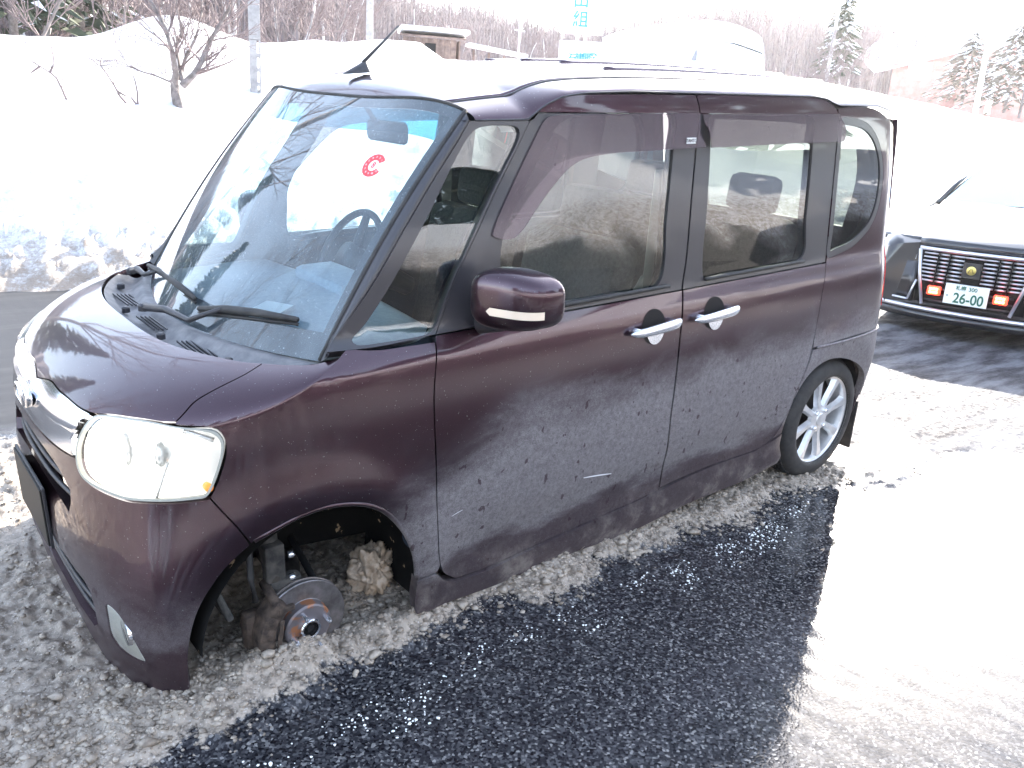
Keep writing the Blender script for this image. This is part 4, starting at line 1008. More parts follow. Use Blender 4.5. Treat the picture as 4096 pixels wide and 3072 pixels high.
for dz in (.13, .20): tube('bracket_bolt', [(hx-.02, hy+.03, hz+dz), (hx-.005, hy+.028, hz+dz)], .010, SATIN, st, 6)
tube('drive_shaft', [(hx, hy+.06, hz), (hx+.01, hy+.18, hz+.05), (hx+.01, hy+.5, hz+.09)], [.05, .018, .018], MUDDY, van, 12)
tube('lower_arm', [(hx, hy+.06, hz-.045), (hx+.06, hy+.2, hz-.02), (hx+.14, hy+.40, hz+.0)], [.022, .028, .03], MUDDY, van, 10)
tube('tie_rod', [(hx+.08, hy+.05, hz+.03), (hx+.12, hy+.40, hz+.10)], .011, DARK, van, 8)
tube('shaft_boot', [(hx+.12, hy+.30, hz+.12), (hx+.12, hy+.36, hz+.125), (hx+.12, hy+.45, hz+.13)], [.022, .032, .03], MUDDY, van, 12)
# arch liners
def liner(name, cx_, cz_, r, yo, yi, a0, a1, m):
    n = 30; V = []
    for i in range(n):
        a = rad(a0+(a1-a0)*i/(n-1)); c, s_ = math.cos(a), math.sin(a)
        rr_ = r
        for y in (yo, (yo+yi)/2, yi): V.append((cx_+rr_*c, y, cz_+rr_*s_))
    Fc = [(i*3+k, (i+1)*3+k, (i+1)*3+k+1, i*3+k+1) for i in range(n-1) for k in (0, 1)]
    # inner wall
    b = len(V); V.append((cx_, yi, cz_+.04))
    for i in range(0 if m is DARK else 2, n-1): Fc.append((i*3+2, (i+1)*3+2, b))
    return mk(name, V, Fc, m, van)
LIN = mat('arch_liner', (.01, .01, .01), .9, spec=.1); tl2 = NT(LIN); c3 = tl2.coord()
tl2.l(tl2.mix(tl2.mr(tl2.noise(c3, 16, 4, .6), .66, .69), (.008, .008, .008), (.30, .22, .14)), tl2.b.inputs['Base Color'])
for sg in (-1, 1):
    liner('wheel_arch_liner', .545, .27, .325, sg*.695, sg*.36, -14, 176, LIN)
    liner('wheel_arch_liner', 2.985, .285, .325, sg*.685, sg*.42, -14, 186, DARK)
box('inner_bumper', (.275, -.50, .47), (.02, .24, .34), grain(mat('dusty_black', (.05, .05, .05), .8), (.03, .03, .03), (.13, .13, .12), 20), van, .008, Matrix.Rotation(rad(-18), 3, 'Y'))
box('underbody', (2.15, 0, .225), (2.2, 1.16, .04), DARK, van)
box('front_subframe', (.75, 0, .28), (.25, .56, .05), DARK, van, .02)
for sg in (-1, 1):
    box('mud_flap', (3.33, sg*.60, .17), (.012, .19, .24), RUBBER, van, .004)
box('rear_sun_blocker', (3.30, 0, .52), (.05, 1.16, .50), DARK, van)  # added dark box, stops sun leaking through the rear corner
# mirrored half
for o in left: mirror_tree(o, van)

GLARE_HAZE = .0005
# text as real mesh
def text_to_mesh(o):
    dg = bpy.context.evaluated_depsgraph_get(); me = bpy.data.meshes.new_from_object(o.evaluated_get(dg)); n = bpy.data.objects.new('tmp', me); COL.objects.link(n)
    nm = o.name.split('.')[0]; n.parent = o.parent; n.matrix_basis = o.matrix_basis.copy(); cu = o.data; bpy.data.objects.remove(o); n.name = nm; return n
for o in [o for o in ALLOBJ() if o.type == 'FONT']: text_to_mesh(o)

# ================= the place (world frame) =================
def vnoise(x, y, seed=0):
    r = np.random.RandomState(seed).rand(256, 256); xi = np.floor(x).astype(int); yi = np.floor(y).astype(int); fx = x-xi; fy = y-yi
    fx = fx*fx*(3-2*fx); fy = fy*fy*(3-2*fy); g_ = lambda a, b: r[a & 255, b & 255]
    return (g_(xi, yi)*(1-fx)+g_(xi+1, yi)*fx)*(1-fy)+(g_(xi, yi+1)*(1-fx)+g_(xi+1, yi+1)*fx)*fy
def fbm(x, y, s, oct=4, seed=0, gain=.5):
    v = 0; a = 1; tot = 0
    for i in range(oct): v = v+a*(vnoise(x*s*2**i+17*i, y*s*2**i+31*i, seed+i)-.5); tot += a; a *= gain
    return v/tot*2
def dirpix(px, py):
    q = RW.T @ np.array([(px-2048)/F, (py-1536)/F, 1.]); return q/np.linalg.norm(q)
def at_r(px, py, r):
    """point seen at a pixel of the photograph, r metres away over the ground"""
    q = dirpix(px, py); return CW+q*r/math.hypot(q[0], q[1])
def at_z(px, py, z):
    q = dirpix(px, py); return CW+q*(z-CW[2])/q[2]
def polar(az, r, z=0.): return np.array([CW[0]+r*math.sin(rad(az)), CW[1]+r*math.cos(rad(az)), z])

# edge between slush and bare wet asphalt on the near side; and where slush meets the dry road behind
def edge_near(x): return np.interp(x, [-3, .19, .5, .82, 1.4, 2.2, 2.75, 3.3, 4.2, 7, 14], [-.98, -.92, -.92, -.85, -.86, -.86, -.80, -.95, -1.15, -1.6, -2.5])
def edge_far(x): return np.interp(x, [-6, .1, 2, 4, 5], [1.75, 1.60, 1.75, 2.4, 5.5])
def slush_mask(x, y):
    n = (.10+.45*np.clip((x-3.1)/2, 0, 1))*fbm(x, y, 2.2, 4, 3)+.06*fbm(x, y, 9, 3, 5)+.03*fbm(x, y, 30, 2, 8)
    return np.clip((y-edge_near(x)+n)/.16, 0, 1)*np.clip((edge_far(x)-y+n)/.25, 0, 1)
def slush_h(x, y):
    m = slush_mask(x, y)
    lump = np.abs(fbm(x, y, 14, 3, 21, .6)); fine = fbm(x, y, 45, 2, 33, .6)
    near = np.clip(1-np.abs(x-1.5)/3.5, 0, 1)
    h_ = .012+.012*fbm(x, y, 3, 3, 12)+.030*lump+.010*fine
    ridge = np.exp(-((y+.66)/.13)**2)*(.026+.02*fbm(x, y, 5, 3, 40))*np.clip((x-.2)/.5, 0, 1)*np.clip((3.0-x)/.4, 0, 1)
    pile = .055*np.exp(-(((x-.42)/.20)**2+((y+.73)/.13)**2))+.05*np.exp(-(((x-.75)/.16)**2+((y+.42)/.16)**2))
    rut = -.03*np.exp(-((y+.60)/.07)**2)*np.clip((x-.45)/.1, 0, 1)*np.clip((.95-x)/.1, 0, 1)
    pack = np.clip((x-3.2)/.6, 0, 1); tracks = .012*np.cos((y-.12*x)*5.2)+.010*fbm(x, y, 6, 3, 51)
    return m*(h_*(1-.72*pack)+ridge+pile+rut+pack*tracks)-(1-m)*.004

# ---- materials ----
def ground_mat():
    m = mat('wet_road_and_slush', (.05, .05, .05), .3); t = NT(m); co = t.coord(); x, y, z = t.sep(co)
    at = t.n('ShaderNodeAttribute', attribute_name='slush'); sl = at.outputs['Fac']
    at2 = t.n('ShaderNodeAttribute', attribute_name='dry'); dry = at2.outputs['Fac']
    at3 = t.n('ShaderNodeAttribute', attribute_name='pack'); pack = at3.outputs['Fac']
    n1 = t.noise(co, 40, 4, .65); n2 = t.noise(co, 5, 4, .6); n3 = t.noise(co, 160, 2, .5)
    sm = t.mr(t.math('ADD', sl, t.math('MULTIPLY', t.math('SUBTRACT', n1, .5), .9)), .38, .60)
    # asphalt: stones set in dark binder, wet
    cell = t.vor(co, 150, 'F1', 'Color'); cr = t.n('ShaderNodeSeparateColor'); t.l(cell, cr.inputs[0])
    stone = t.ramp(cr.outputs[0], [(0, (.006, .006, .008)), (.55, (.026, .026, .030)), (.88, (.075, .075, .08)), (1, (.22, .215, .21))])
    dryc = t.mix(t.noise(co, 3, 4), (.017, .016, .018), (.028, .027, .028)); dryc = t.mix(t.mr(t.noise(t.coord((.5, 6, 1)), 1.5, 4), .45, .7, 0, .6), dryc, (.045, .044, .044))
    asp = t.mix(dry, stone, dryc)
    slc = t.mix(t.mr(n1, .30, .68), (.09, .07, .052), (.38, .325, .27)); slc = t.mix(t.mr(n2, .35, .7), slc, t.mix(n1, (.20, .16, .12), (.47, .41, .345)))
    slc = t.mix(t.mr(n3, .62, .72), slc, (.50, .46, .42))
    pkc = t.mix(t.mr(t.noise(t.coord((.5, 2.2, 1)), 3.5, 5, .6), .35, .68), (.045, .043, .047), (.14, .14, .15))
    slc = t.mix(pack, slc, pkc)
    t.l(t.mix(sm, asp, slc), t.b.inputs['Base Color'])
    rw = t.math('ADD', t.math('MULTIPLY', dry, .5), .06)
    rs = t.math('ADD', t.math('ADD', t.math('MULTIPLY', t.mr(n1, .4, .7), .30), .38), t.math('MULTIPLY', pack, .25))
    mx = t.n('ShaderNodeMix'); t.l(sm, mx.inputs[0]); t.l(rw, mx.inputs[2]); t.l(rs, mx.inputs[3]); t.l(mx.outputs[0], t.b.inputs['Roughness'])
    h1 = t.vor(co, 150, 'SMOOTH_F1'); h2 = t.noise(co, 60, 3, .6)
    hh = t.math('ADD', t.math('MULTIPLY', h1, -.6), t.math('MULTIPLY', h2, .7))
    b1 = t.n('ShaderNodeBump', i_Strength=.11, i_Distance=.0035); t.l(hh, b1.inputs['Height'])
    b2 = t.n('ShaderNodeBump', i_Strength=.8, i_Distance=.006); t.l(n1, b2.inputs['Height'])
    nm = t.mix(sm, (0, 0, 0), (0, 0, 0)); mixn = nm.node; t.l(b1.outputs[0], mixn.inputs[6]); t.l(b2.outputs[0], mixn.inputs[7]); t.l(nm, t.b.inputs['Normal'])
    spv = t.n('ShaderNodeMix'); t.l(sm, spv.inputs[0]); spv.inputs[2].default_value = .26; t.l(t.mr(pack, 0, 1, .30, .04), spv.inputs[3]); t.l(spv.outputs[0], t.b.inputs['Specular IOR Level'])
    return m
GROUND = ground_mat()
def snow_mat():
    m = mat('snow', (.8, .8, .82), .65); t = NT(m); co = t.coord()
    at = t.n('ShaderNodeAttribute', attribute_name='dirt'); d = at.outputs['Fac']
    n1 = t.noise(co, 9, 7, .75); n2 = t.noise(co, 40, 4, .75)
    f = t.mr(t.math('ADD', t.math('MULTIPLY', d, 1.0), t.math('ADD', t.math('MULTIPLY', n1, .9), t.math('MULTIPLY', n2, .5))), 0.94, 1.26)
    col = t.mix(n2, (.20, .145, .105), (.50, .43, .37))
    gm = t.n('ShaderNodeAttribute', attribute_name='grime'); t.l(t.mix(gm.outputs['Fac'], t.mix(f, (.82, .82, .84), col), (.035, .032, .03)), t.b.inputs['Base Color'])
    b = t.bump(t.math('ADD', n1, t.math('MULTIPLY', n2, .5)), .8, .08); t.l(b, t.b.inputs['Normal'])
    return m
SNOW = snow_mat()
PLAINSNOW = grain(mat('clean_snow', (.82, .82, .84), .7), (.76, .77, .80), (.85, .85, .86), 6, bstr=.3, bdist=.03)

def setattrs(o, **kw):
    for k, v in kw.items():
        a = o.data.attributes.new(k, 'FLOAT', 'POINT'); a.data.foreach_set('value', np.asarray(v, np.float32).ravel())
# near field: graded grid, fine where the picture looks closely
gx = np.concatenate([np.arange(-14, -7, .5), np.arange(-7, -.8, .10), np.arange(-.8, 1.9, .0085), np.arange(1.9, 3.6, .014), np.arange(3.6, 9, .04), np.arange(9, 24, .25)])
gy = np.concatenate([np.arange(-9.2, -2.2, .12), np.arange(-2.2, -1.15, .04), np.arange(-1.15, .3, .0085), np.arange(.3, 2.0, .022), np.arange(2.0, 7.6, .08)])
XX, YY = np.meshgrid(gx, gy, indexing='ij'); ZZ = slush_h(XX, YY)+.0015*fbm(XX, YY, 20, 2, 77)
gr_o = big('road', np.stack([XX, YY, ZZ], -1).reshape(-1, 3), gridfaces(len(gx), len(gy)), GROUND)
gr_o['kind'] = 'structure'
dryv = np.clip((YY-edge_far(XX)+.15)/.3, 0, 1)
setattrs(gr_o, slush=slush_mask(XX, YY), dry=dryv, pack=np.clip((XX-3.2+.4*fbm(XX, YY, 2, 3, 61))/.7, 0, 1))

# chunks of dirty ice lying in the slush: far too many to count
ico = bmesh.new(); bmesh.ops.create_icosphere(ico, subdivisions=1, radius=1.); IV = np.array([v.co[:] for v in ico.verts]); IF = np.array([[v.index for v in f.verts] for f in ico.faces]); ico.free()
def scatter(name, P_, S_, m, seed=1, kind='stuff', flat=.6, parent=None):
    r = np.random.RandomState(seed); n = len(P_); base = IV[None]*(1+.75*(r.rand(n, 12, 1)-.5))*np.stack([1+.5*(r.rand(n)-.5), 1+.5*(r.rand(n)-.5), np.full(n, flat)], 1)[:, None, :]
    a = r.rand(n)*6.28; c, s_ = np.cos(a), np.sin(a); x = base[..., 0]*c[:, None]-base[..., 1]*s_[:, None]; y = base[..., 0]*s_[:, None]+base[..., 1]*c[:, None]
    V = np.stack([x, y, base[..., 2]], -1)*S_[:, None, None]+P_[:, None, :]; Fc = (IF[None]+(np.arange(n)*12)[:, None, None]).reshape(-1, 3)
    o = big(name, V.reshape(-1, 3), Fc, m, parent, smooth=False); o['kind'] = kind; return o
r = np.random.RandomState(5); N = 26000
x = r.uniform(-1.0, 3.12, N); y = np.where(r.rand(N) < .6, r.normal(-.68, .12, N), r.uniform(-.95, 1.4, N)); m_ = slush_mask(x, y); k = r.rand(N) < m_*.9+.02
x, y = x[k], y[k]; s_ = .003+.008*r.rand(len(x))**3*(1+1.2*(r.rand(len(x)) < .06)); z = slush_h(x, y)+s_*.15
SLC = mat('dirty_ice', (.4, .36, .32), .45); ts = NT(SLC); cc = ts.coord(); gi = ts.noise(cc, 30, 3, .6); ts.l(ts.mix(ts.mr(gi, .35, .65), (.16, .128, .098), (.38, .33, .275)), ts.b.inputs['Base Color']); SLC.node_tree.nodes['Principled BSDF'].inputs['Subsurface Weight'].default_value = 0
sc1 = scatter('slush_lumps', np.stack([x, y, z], 1), s_, SLC, 2)
sc1['label'] = 'loose brown-grey slush lumps heaped along the van sill and round the bare brake disc'
# small clear ice chips shining on the wet asphalt beyond the slush edge
N = 700; cl = r.randint(0, 34, N); cxs = np.sort(r.uniform(-.4, 2.9, 34)); x = cxs[cl]+r.normal(0, .045, N); y = edge_near(x)-.05-.10*r.rand(34)[cl]*1.2+r.normal(0, .022, N); s_ = .0015+.0035*r.rand(N)**2
ICE = mat('clear_ice', (.85, .88, .9), .08, 0, 1.)
sc2 = scatter('ice_chips', np.stack([x, y, np.full(N, .0)], 1), s_, ICE, 3); sc2['label'] = 'glinting clear ice chips strewn along the slush edge'
# brown lump of ice in the arch behind the disc
def lump(name, c, s3, m, seed, sub=4, amp=.35):
    bm = bmesh.new(); bmesh.ops.create_icosphere(bm, subdivisions=sub, radius=1.); r_ = np.random.RandomState(seed); off_ = r_.rand(3)*50
    from mathutils import noise as mn
    for v in bm.verts:
        n_ = mn.fractal(v.co*1.6+Vector(off_), .7, 2.2, 6)+.5*abs(mn.noise(v.co*4+Vector(off_)))+.25*abs(mn.noise(v.co*9+Vector(off_))); v.co *= 1+amp*n_
        v.co = Vector((v.co.x*s3[0]+c[0], v.co.y*s3[1]+c[1], v.co.z*s3[2]+c[2]))
    return from_bm(name, bm, m, None, True)
q = at_z(1490, 2370, .10)
q = CW+dirpix(1484, 2275)*((-.52-CW[1])/dirpix(1484, 2275)[1])
ICEB = grain(mat('brown_ice', (.36, .27, .19), .35), (.30, .22, .15), (.46, .38, .30), 25, bstr=.6, bdist=.004)
lp = lump('ice_clump', (q[0]+.0, q[1], q[2]), (.060, .055, .072), ICEB, 4, 5, .42)
prop(lp, 'brown clump of frozen slush stuck in the front wheel arch behind the brake disc', 'ice clump')

# ---- snowbanks and rising snowfield, one sheet all round ----
EL = lambda a: np.interp(a, [-60, 0, 9.5, 14.5, 22.9, 26.6, 30.5, 33.3, 34.8, 42, 55, 59.4, 65.6, 70, 80, 100], [3.2, 3.4, 3.6, 3.75, 4.0, 4.7, 5.35, 5.45, 4.5, 4.2, 4.8, 4.4, 3.4, 2.6, 2.0, 2.0])
az = np.concatenate([np.arange(-180, -5, .8), np.arange(-5, 85, .28), np.arange(85, 180.1, .6)])
fr = np.concatenate([[0, .04, .1], np.arange(.16, 4.2, .09), np.arange(4.2, 10, .35), [11, 13, 16, 20, 26, 34, 45, 60, 80, 110, 160, 235]])
AZ, FR = np.meshgrid(az, fr, indexing='ij'); ca = np.cos(np.radians(AZ))
rf_ = np.where(ca > 0, 7.52/np.maximum(ca, .02), 5.6/np.maximum(-ca, .02)); rf_ = np.minimum(rf_, np.where((AZ > 45) & (AZ < 100), 15.5, 34.)); 
rf_ = rf_+.35*fbm(AZ*.12, AZ*0, 1, 3, 9)
sc_ = np.where(ca > 0, 1., .62); perp = np.clip(np.abs(ca), .45, 1)
perp = np.where(AZ > 0, np.maximum(perp, np.clip(.72+(AZ-44)*.05, .45, 1)*(AZ < 100)), perp); RR = rf_+FR/perp; XX = CW[0]+RR*np.sin(np.radians(AZ)); YY = CW[1]+RR*ca
front = ca > -.05
LL = 8+14*np.clip((AZ-46)/8, 0, 1)*(AZ < 100); zc = np.where(front, 1.4+(rf_+LL/perp)*np.tan(np.radians(EL(AZ))), 2.35)
low_ = 1-.45*np.clip((AZ-42)/8, 0, 1)*(AZ < 100)
ZZ = np.interp(FR.ravel(), [0, .5, 1.5, 3.5], [-.03, .20, .60, 1.35]).reshape(FR.shape)*low_
t8 = np.clip((FR-3.5)/(LL-3.5), 0, 1); ZZ = np.where(FR > 3.5, 1.35*low_+(zc-1.35*low_)*np.where(LL > 9, t8, t8*t8*(3-2*t8)), ZZ)
ZZ = np.where(FR > LL, 1.4+RR*np.tan(np.radians(EL(AZ)-.25*np.clip((FR-LL)/6, 0, 1)-.0)), ZZ)
back = np.interp(FR.ravel(), [0, .4, 1.2, 2.4, 4.2, 8, 500], [-.03, .5, 1.2, 1.9, 3.2, 3.6, 12]).reshape(FR.shape)
ZZ = np.where(front, ZZ, back)
amp = np.clip(FR/.5, 0, 1)
ZZ = ZZ+amp*(.12*fbm(XX, YY, .5, 3, 14)+.10*np.exp(-FR/2.5)*np.abs(fbm(XX, YY, 3.5, 4, 15, .6))*2.6+.05*np.exp(-FR/1.5)*fbm(XX, YY, 11, 3, 16))*np.clip(40/RR, 0, 1)
# big ploughed mound
mr_ = np.exp(-((AZ-18.6)/3.4)**2)*np.exp(-((RR-17.5)/3.0)**2); ZZ += .62*mr_**.8
mr_ = np.exp(-((AZ-25.5)/2.2)**2)*np.exp(-((RR-17.5)/3.0)**2); ZZ += .14*mr_
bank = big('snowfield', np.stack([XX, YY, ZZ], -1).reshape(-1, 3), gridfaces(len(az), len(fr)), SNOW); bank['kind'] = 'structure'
dirt = np.exp(-(FR/1.1)**2)*.52+.26*np.exp(-((FR-2.0)/.8)**2)*(np.abs(AZ) < 45); dirt = np.where(front, dirt, np.exp(-(FR/2.3)**4)*.43); dirt = np.where(FR > 5, 0, dirt)
setattrs(bank, dirt=dirt, grime=np.where(front, 0, np.clip((.55-FR+.5*fbm(XX, YY, 1.2, 3, 90))/.3, 0, 1)))  # foot of the unseen rear bank painted dark for the shadowed road windows mirror
def terr(az_, r_):
    i = int(np.argmin(np.abs(az-az_))); return float(np.interp(r_, RR[i], ZZ[i]))
base_g = big('ground', [(-300, -300, -.06), (300, -300, -.06), (300, 300, -.06), (-300, 300, -.06)], [(0, 1, 2, 3)], PLAINSNOW); base_g['kind'] = 'structure'

def on_ray(px, py, r0=6., r1=70.):
    """where the line of sight first meets the snow"""
    q = dirpix(px, py); k = 1/math.hypot(q[0], q[1]); a_ = math.degrees(math.atan2(q[0], q[1])); i = int(np.argmin(np.abs(az-a_))); r_ = r0
    while r_ < r1:
        if CW[2]+q[2]*k*r_ <= np.interp(r_, RR[i], ZZ[i]): break
        r_ += .05
    return r_
# ---- trees ----
BARK = grain(mat('grey_bark', (.20, .17, .16), .85), (.13, .11, .10), (.28, .24, .23), 12, bstr=.4, bdist=.01)
BIRCH = grain(mat('birch_bark', (.55, .52, .50), .8), (.30, .27, .26), (.68, .66, .64), 6, bstr=.2)
TWIG = mat('twigs', (.19, .145, .14), .9)
NEEDLE = grain(mat('needles', (.05, .065, .035), .9), (.035, .05, .03), (.085, .09, .05), 3, bstr=0)
NEEDLEB = grain(mat('brown_needles', (.11, .085, .055), .9), (.10, .085, .065), (.20, .165, .125), 3, bstr=0)
def grow(rg, p, d, L, r0, depth, out, kids=3, spread=.6, up=.15, seg=4):
    pts = [Vector(p)]; dd = Vector(d).normalized()
    for i in range(seg):
        dd = (dd+Vector((rg.gauss(0, .13), rg.gauss(0, .13), up*.3+rg.gauss(0, .06)))).normalized(); pts.append(pts[-1]+dd*L/seg)
    rs = [max(r0*(1-.6*i/seg), .0035) for i in range(seg+1)]; out.append((pts, rs))
    if depth > 0:
        for k_ in range(kids):
            i = rg.randint(1, seg); q_ = pts[i]; a = rg.random()*6.28; s1 = dd.orthogonal().normalized(); s2 = dd.cross(s1); nd = dd+(s1*math.cos(a)+s2*math.sin(a))*spread*rg.uniform(.6, 1.3)
            grow(rg, q_, nd, L*rg.uniform(.5, .75), rs[i]*.62, depth-1, out, kids, spread, up, seg)
def treemesh(paths, n=4): 
    return join([tube_geo(p, r_, n, False) for p, r_ in paths])
def bare_tree(rg, h, r0, label, group, loc, m=BARK, depth=3, kids=4, name='bare_tree', limbs=9):
    e = empty(name, loc, 0, label, 'tree', group); tr = []; cr = []
    grow(rg, (0, 0, -.3), (rg.gauss(0, .05), rg.gauss(0, .05), 1), h, r0, 0, tr, seg=8)
    pts, rs = tr[0]
    for k_ in range(limbs):
        i = rg.randint(2, 7); a = rg.random()*6.28; grow(rg, pts[i], (math.cos(a)*.75, math.sin(a)*.75, .75), h*rg.uniform(.22, .40), rs[i]*.5, depth-1, cr, kids, .6, .25, 4)
    V, Fc = treemesh(tr, 7); mk('trunk', V, Fc, m, e); V, Fc = treemesh(cr, 3); mk('crown', V, Fc, TWIG, e); return e
def copy_thing(o, loc, rz=0., sc_=1., label=None, group=None):
    c = o.copy(); COL.objects.link(c); c.location = loc; c.rotation_euler = (0, 0, rz); c.scale = (sc_,)*3
    if label: c['label'] = label
    if group: c['group'] = group
    for ch in [x for x in ALLOBJ() if x.parent == o]:
        k_ = ch.copy(); COL.objects.link(k_); k_.parent = c
        for g2 in [x for x in ALLOBJ() if x.parent == ch]:
            k2 = g2.copy(); COL.objects.link(k2); k2.parent = k_
    return c
# the small many-stemmed tree on the bank
rg = random.Random(3)
RT = on_ray(722, 428); tp = at_r(722, 432, RT); e = empty('bare_tree', tp, 0, 'low bare tree forking into several stems on the snowbank at left', 'tree')
def relp(px, py, r_, dy=0): return Vector(at_r(px, py, r_)-tp)+Vector((0, dy, 0))
stems = [([(722, 445), (718, 380), (712, 340)], [.085, .075, .06]), ([(712, 340), (705, 290), (680, 220), (655, 140), (640, 80), (600, -20), (560, -160)], [.05, .04, .036, .032, .03, .024, .015]),
         ([(716, 345), (760, 300), (800, 250), (850, 165), (900, 90), (960, -30), (1010, -160)], [.05, .042, .036, .03, .024, .018, .012]),
         ([(728, 330), (730, 270), (720, 190), (735, 120), (700, 40), (680, -80)], [.03, .024, .02, .018, .015, .01]),
         ([(735, 320), (745, 240), (770, 160), (790, 60), (800, -60)], [.028, .022, .018, .014, .01]),
         ([(700, 365), (670, 330), (620, 305), (570, 285), (540, 262)], [.02, .014, .011, .009, .006])]
paths = []; tw = []
for i, (pp, rs) in enumerate(stems):
    pts = [relp(a, b, RT, .15*math.sin(i*2+j)) for j, (a, b) in enumerate(pp)]
    paths.append((pts, rs))
    if i:
        for j in range(1, len(pts)):
            for _ in range(3 if i < 5 else 2):
                d0 = (pts[j]-pts[j-1]).normalized(); nd = d0+Vector((rg.gauss(0, .6), rg.gauss(0, .6), rg.gauss(.15, .3))); grow(rg, pts[j], nd, rg.uniform(.3, .8), rs[j]*.5, 2, tw, 3, .6, .1, 4)
V, Fc = treemesh(paths, 8); mk('trunk', V, Fc, BARK, e); V, Fc = treemesh(tw, 3); mk('crown', V, Fc, TWIG, e)
# saplings poking out of the snow
def sapling(px0, py0, segs_, r_, label):
    r_ = on_ray(px0, py0-6)
    b = at_r(px0, py0, r_); e = empty('sapling', b, 0, label, 'sapling'); ps = []
    for sg_ in segs_:
        pts = [Vector(at_r(a, c, r_)-b) for a, c in sg_]; ps.append((pts, [max(.016-.012*i/len(pts), .004) for i in range(len(pts))]))
        for j in range(1, len(pts)):
            d0 = (pts[j]-pts[j-1]).normalized(); grow(rg, pts[j], d0+Vector((rg.gauss(0, .6), rg.gauss(0, .5), rg.gauss(0, .3))), .25, .006, 1, ps, 2)
    V, Fc = treemesh(ps, 5); mk('stem', V, Fc, TWIG, e)
sapling(272, 408, [[(272, 412), (250, 360), (225, 310), (200, 290), (160, 265), (115, 240)], [(200, 290), (212, 265), (215, 235)], [(160, 265), (125, 290)]], 9.5, 'leaning brown sapling in the snow at the far left')
sapling(515, 422, [[(515, 424), (480, 385), (462, 350), (430, 300), (400, 255)], [(470, 365), (505, 385)]], 9.8, 'thin curved twig in the snow left of the forked tree')
sapling(552, 425, [[(552, 426), (550, 370), (540, 320)], [(552, 426), (525, 390)]], 9.8, 'short upright twig in the snow nearest the forked tree')

# a handful of tree kinds, copied over the slopes
rg = random.Random(12); kinds = []
for i in range(6):
    kinds.append(bare_tree(rg, 1.0, .012 if i % 2 else .016, 'pale bare tree in the wood behind the snowfield', 'bare trees on the wooded slope', (0, 0, 0), BIRCH if i % 2 == 0 else BARK, 3, 4))
TOP = lambda a: np.interp(a, [-20, 8, 20, 28, 31, 33.5, 37, 39, 41.5, 44, 46, 48, 51, 53.5, 55, 58, 61, 64, 70], [13, 13, 12.5, 11, 9.1, 8.2, 8.3, 7.8, 7.2, 7.2, 7.6, 8.0, 8.6, 9.0, 8.7, 8.3, 8.2, 7.6, 6])
spots = []
for i in range(90):
    a = rg.uniform(2, 64); r_ = rg.uniform(24, 70)
    if (43 < a < 57 and r_ < 42) or (30 < a < 38 and r_ < 36) or a > 60.5: a = rg.uniform(8, 29)
    spots.append((a, r_, (math.tan(rad(TOP(a)*rg.uniform(.86, 1.06)))-math.tan(rad(EL(a)-.3)))*r_*1.03, rg.randint(0, 5)))
first = set()
for a, r_, h_, kd in spots:
    lo_ = polar(a, r_); lo_[2] = terr(a, r_)-.1; h_ = max(h_, 1.5)
    if kd in first: copy_thing(kinds[kd], lo_, rg.random()*6.28, h_)
    else: first.add(kd); kinds[kd].location = lo_; kinds[kd].scale = (h_,)*3
# beyond them the wood reads as one mass: thousands of thin trunks and twig fans
r = np.random.RandomState(21); N = 7000
a = r.uniform(-12, 66, N); R2 = 60+70*r.rand(N); top_ = np.tan(np.radians(TOP(a)*(.88+.13*r.rand(N)))); bz = 1.4+R2*np.tan(np.radians(EL(a)-.3)); H = np.maximum((top_-np.tan(np.radians(EL(a)-.3)))*R2, 1.5)
bx = CW[0]+R2*np.sin(np.radians(a)); by_ = CW[1]+R2*np.cos(np.radians(a))
Vs = []; Fs = []; off0 = 0
def blades(P0, P1, w0, w1):
    """three-sided tapering stems from arrays"""
    global off0
    n = len(P0); d = P1-P0; d /= np.linalg.norm(d, axis=1)[:, None]; ref = np.where(np.abs(d[:, 2:3]) > .9, [[1, 0, 0]], [[0, 0, 1.]]); u = np.cross(d, ref); u /= np.linalg.norm(u, axis=1)[:, None]; v = np.cross(d, u)
    L = []
    for k_ in range(3):
        an = 2*math.pi*k_/3; o_ = math.cos(an)*u+math.sin(an)*v; L.append(P0+o_*w0[:, None]); L.append(P1+o_*w1[:, None])
    V = np.stack(L, 1).reshape(-1, 3); b = off0+np.arange(n)[:, None]*6; f = np.concatenate([np.stack([b[:, 0]+2*i, b[:, 0]+2*((i+1) % 3), b[:, 0]+2*((i+1) % 3)+1, b[:, 0]+2*i+1], 1) for i in range(3)]); off0 += n*6; Vs.append(V); Fs.append(f)
B0 = np.stack([bx, by_, bz-.5], 1); T0 = B0+np.stack([r.normal(0, .03, N)*H, r.normal(0, .03, N)*H, H+.5], 1); wd = .05+.05*r.rand(N)
blades(B0, T0, wd, wd*.25)
for kk in range(11):
    f_ = .22+.7*r.rand(N); P0 = B0+(T0-B0)*f_[:, None]; an = r.rand(N)*6.28; L = H*(.10+.16*r.rand(N))*(1.1-f_*.5); P1 = P0+np.stack([np.cos(an)*L*.55, np.sin(an)*L*.55, L*.8], 1); blades(P0, P1, wd*.32, wd*.10)
wood = big('distant_wood', np.concatenate(Vs), np.concatenate(Fs), grain(mat('wood_stems', (.30, .24, .24), .9), (.10, .075, .08), (.26, .22, .22), .5, bstr=0), smooth=False)
prop(wood, 'grey-brown leafless wood covering the slope beyond the snowfield', kind='stuff')
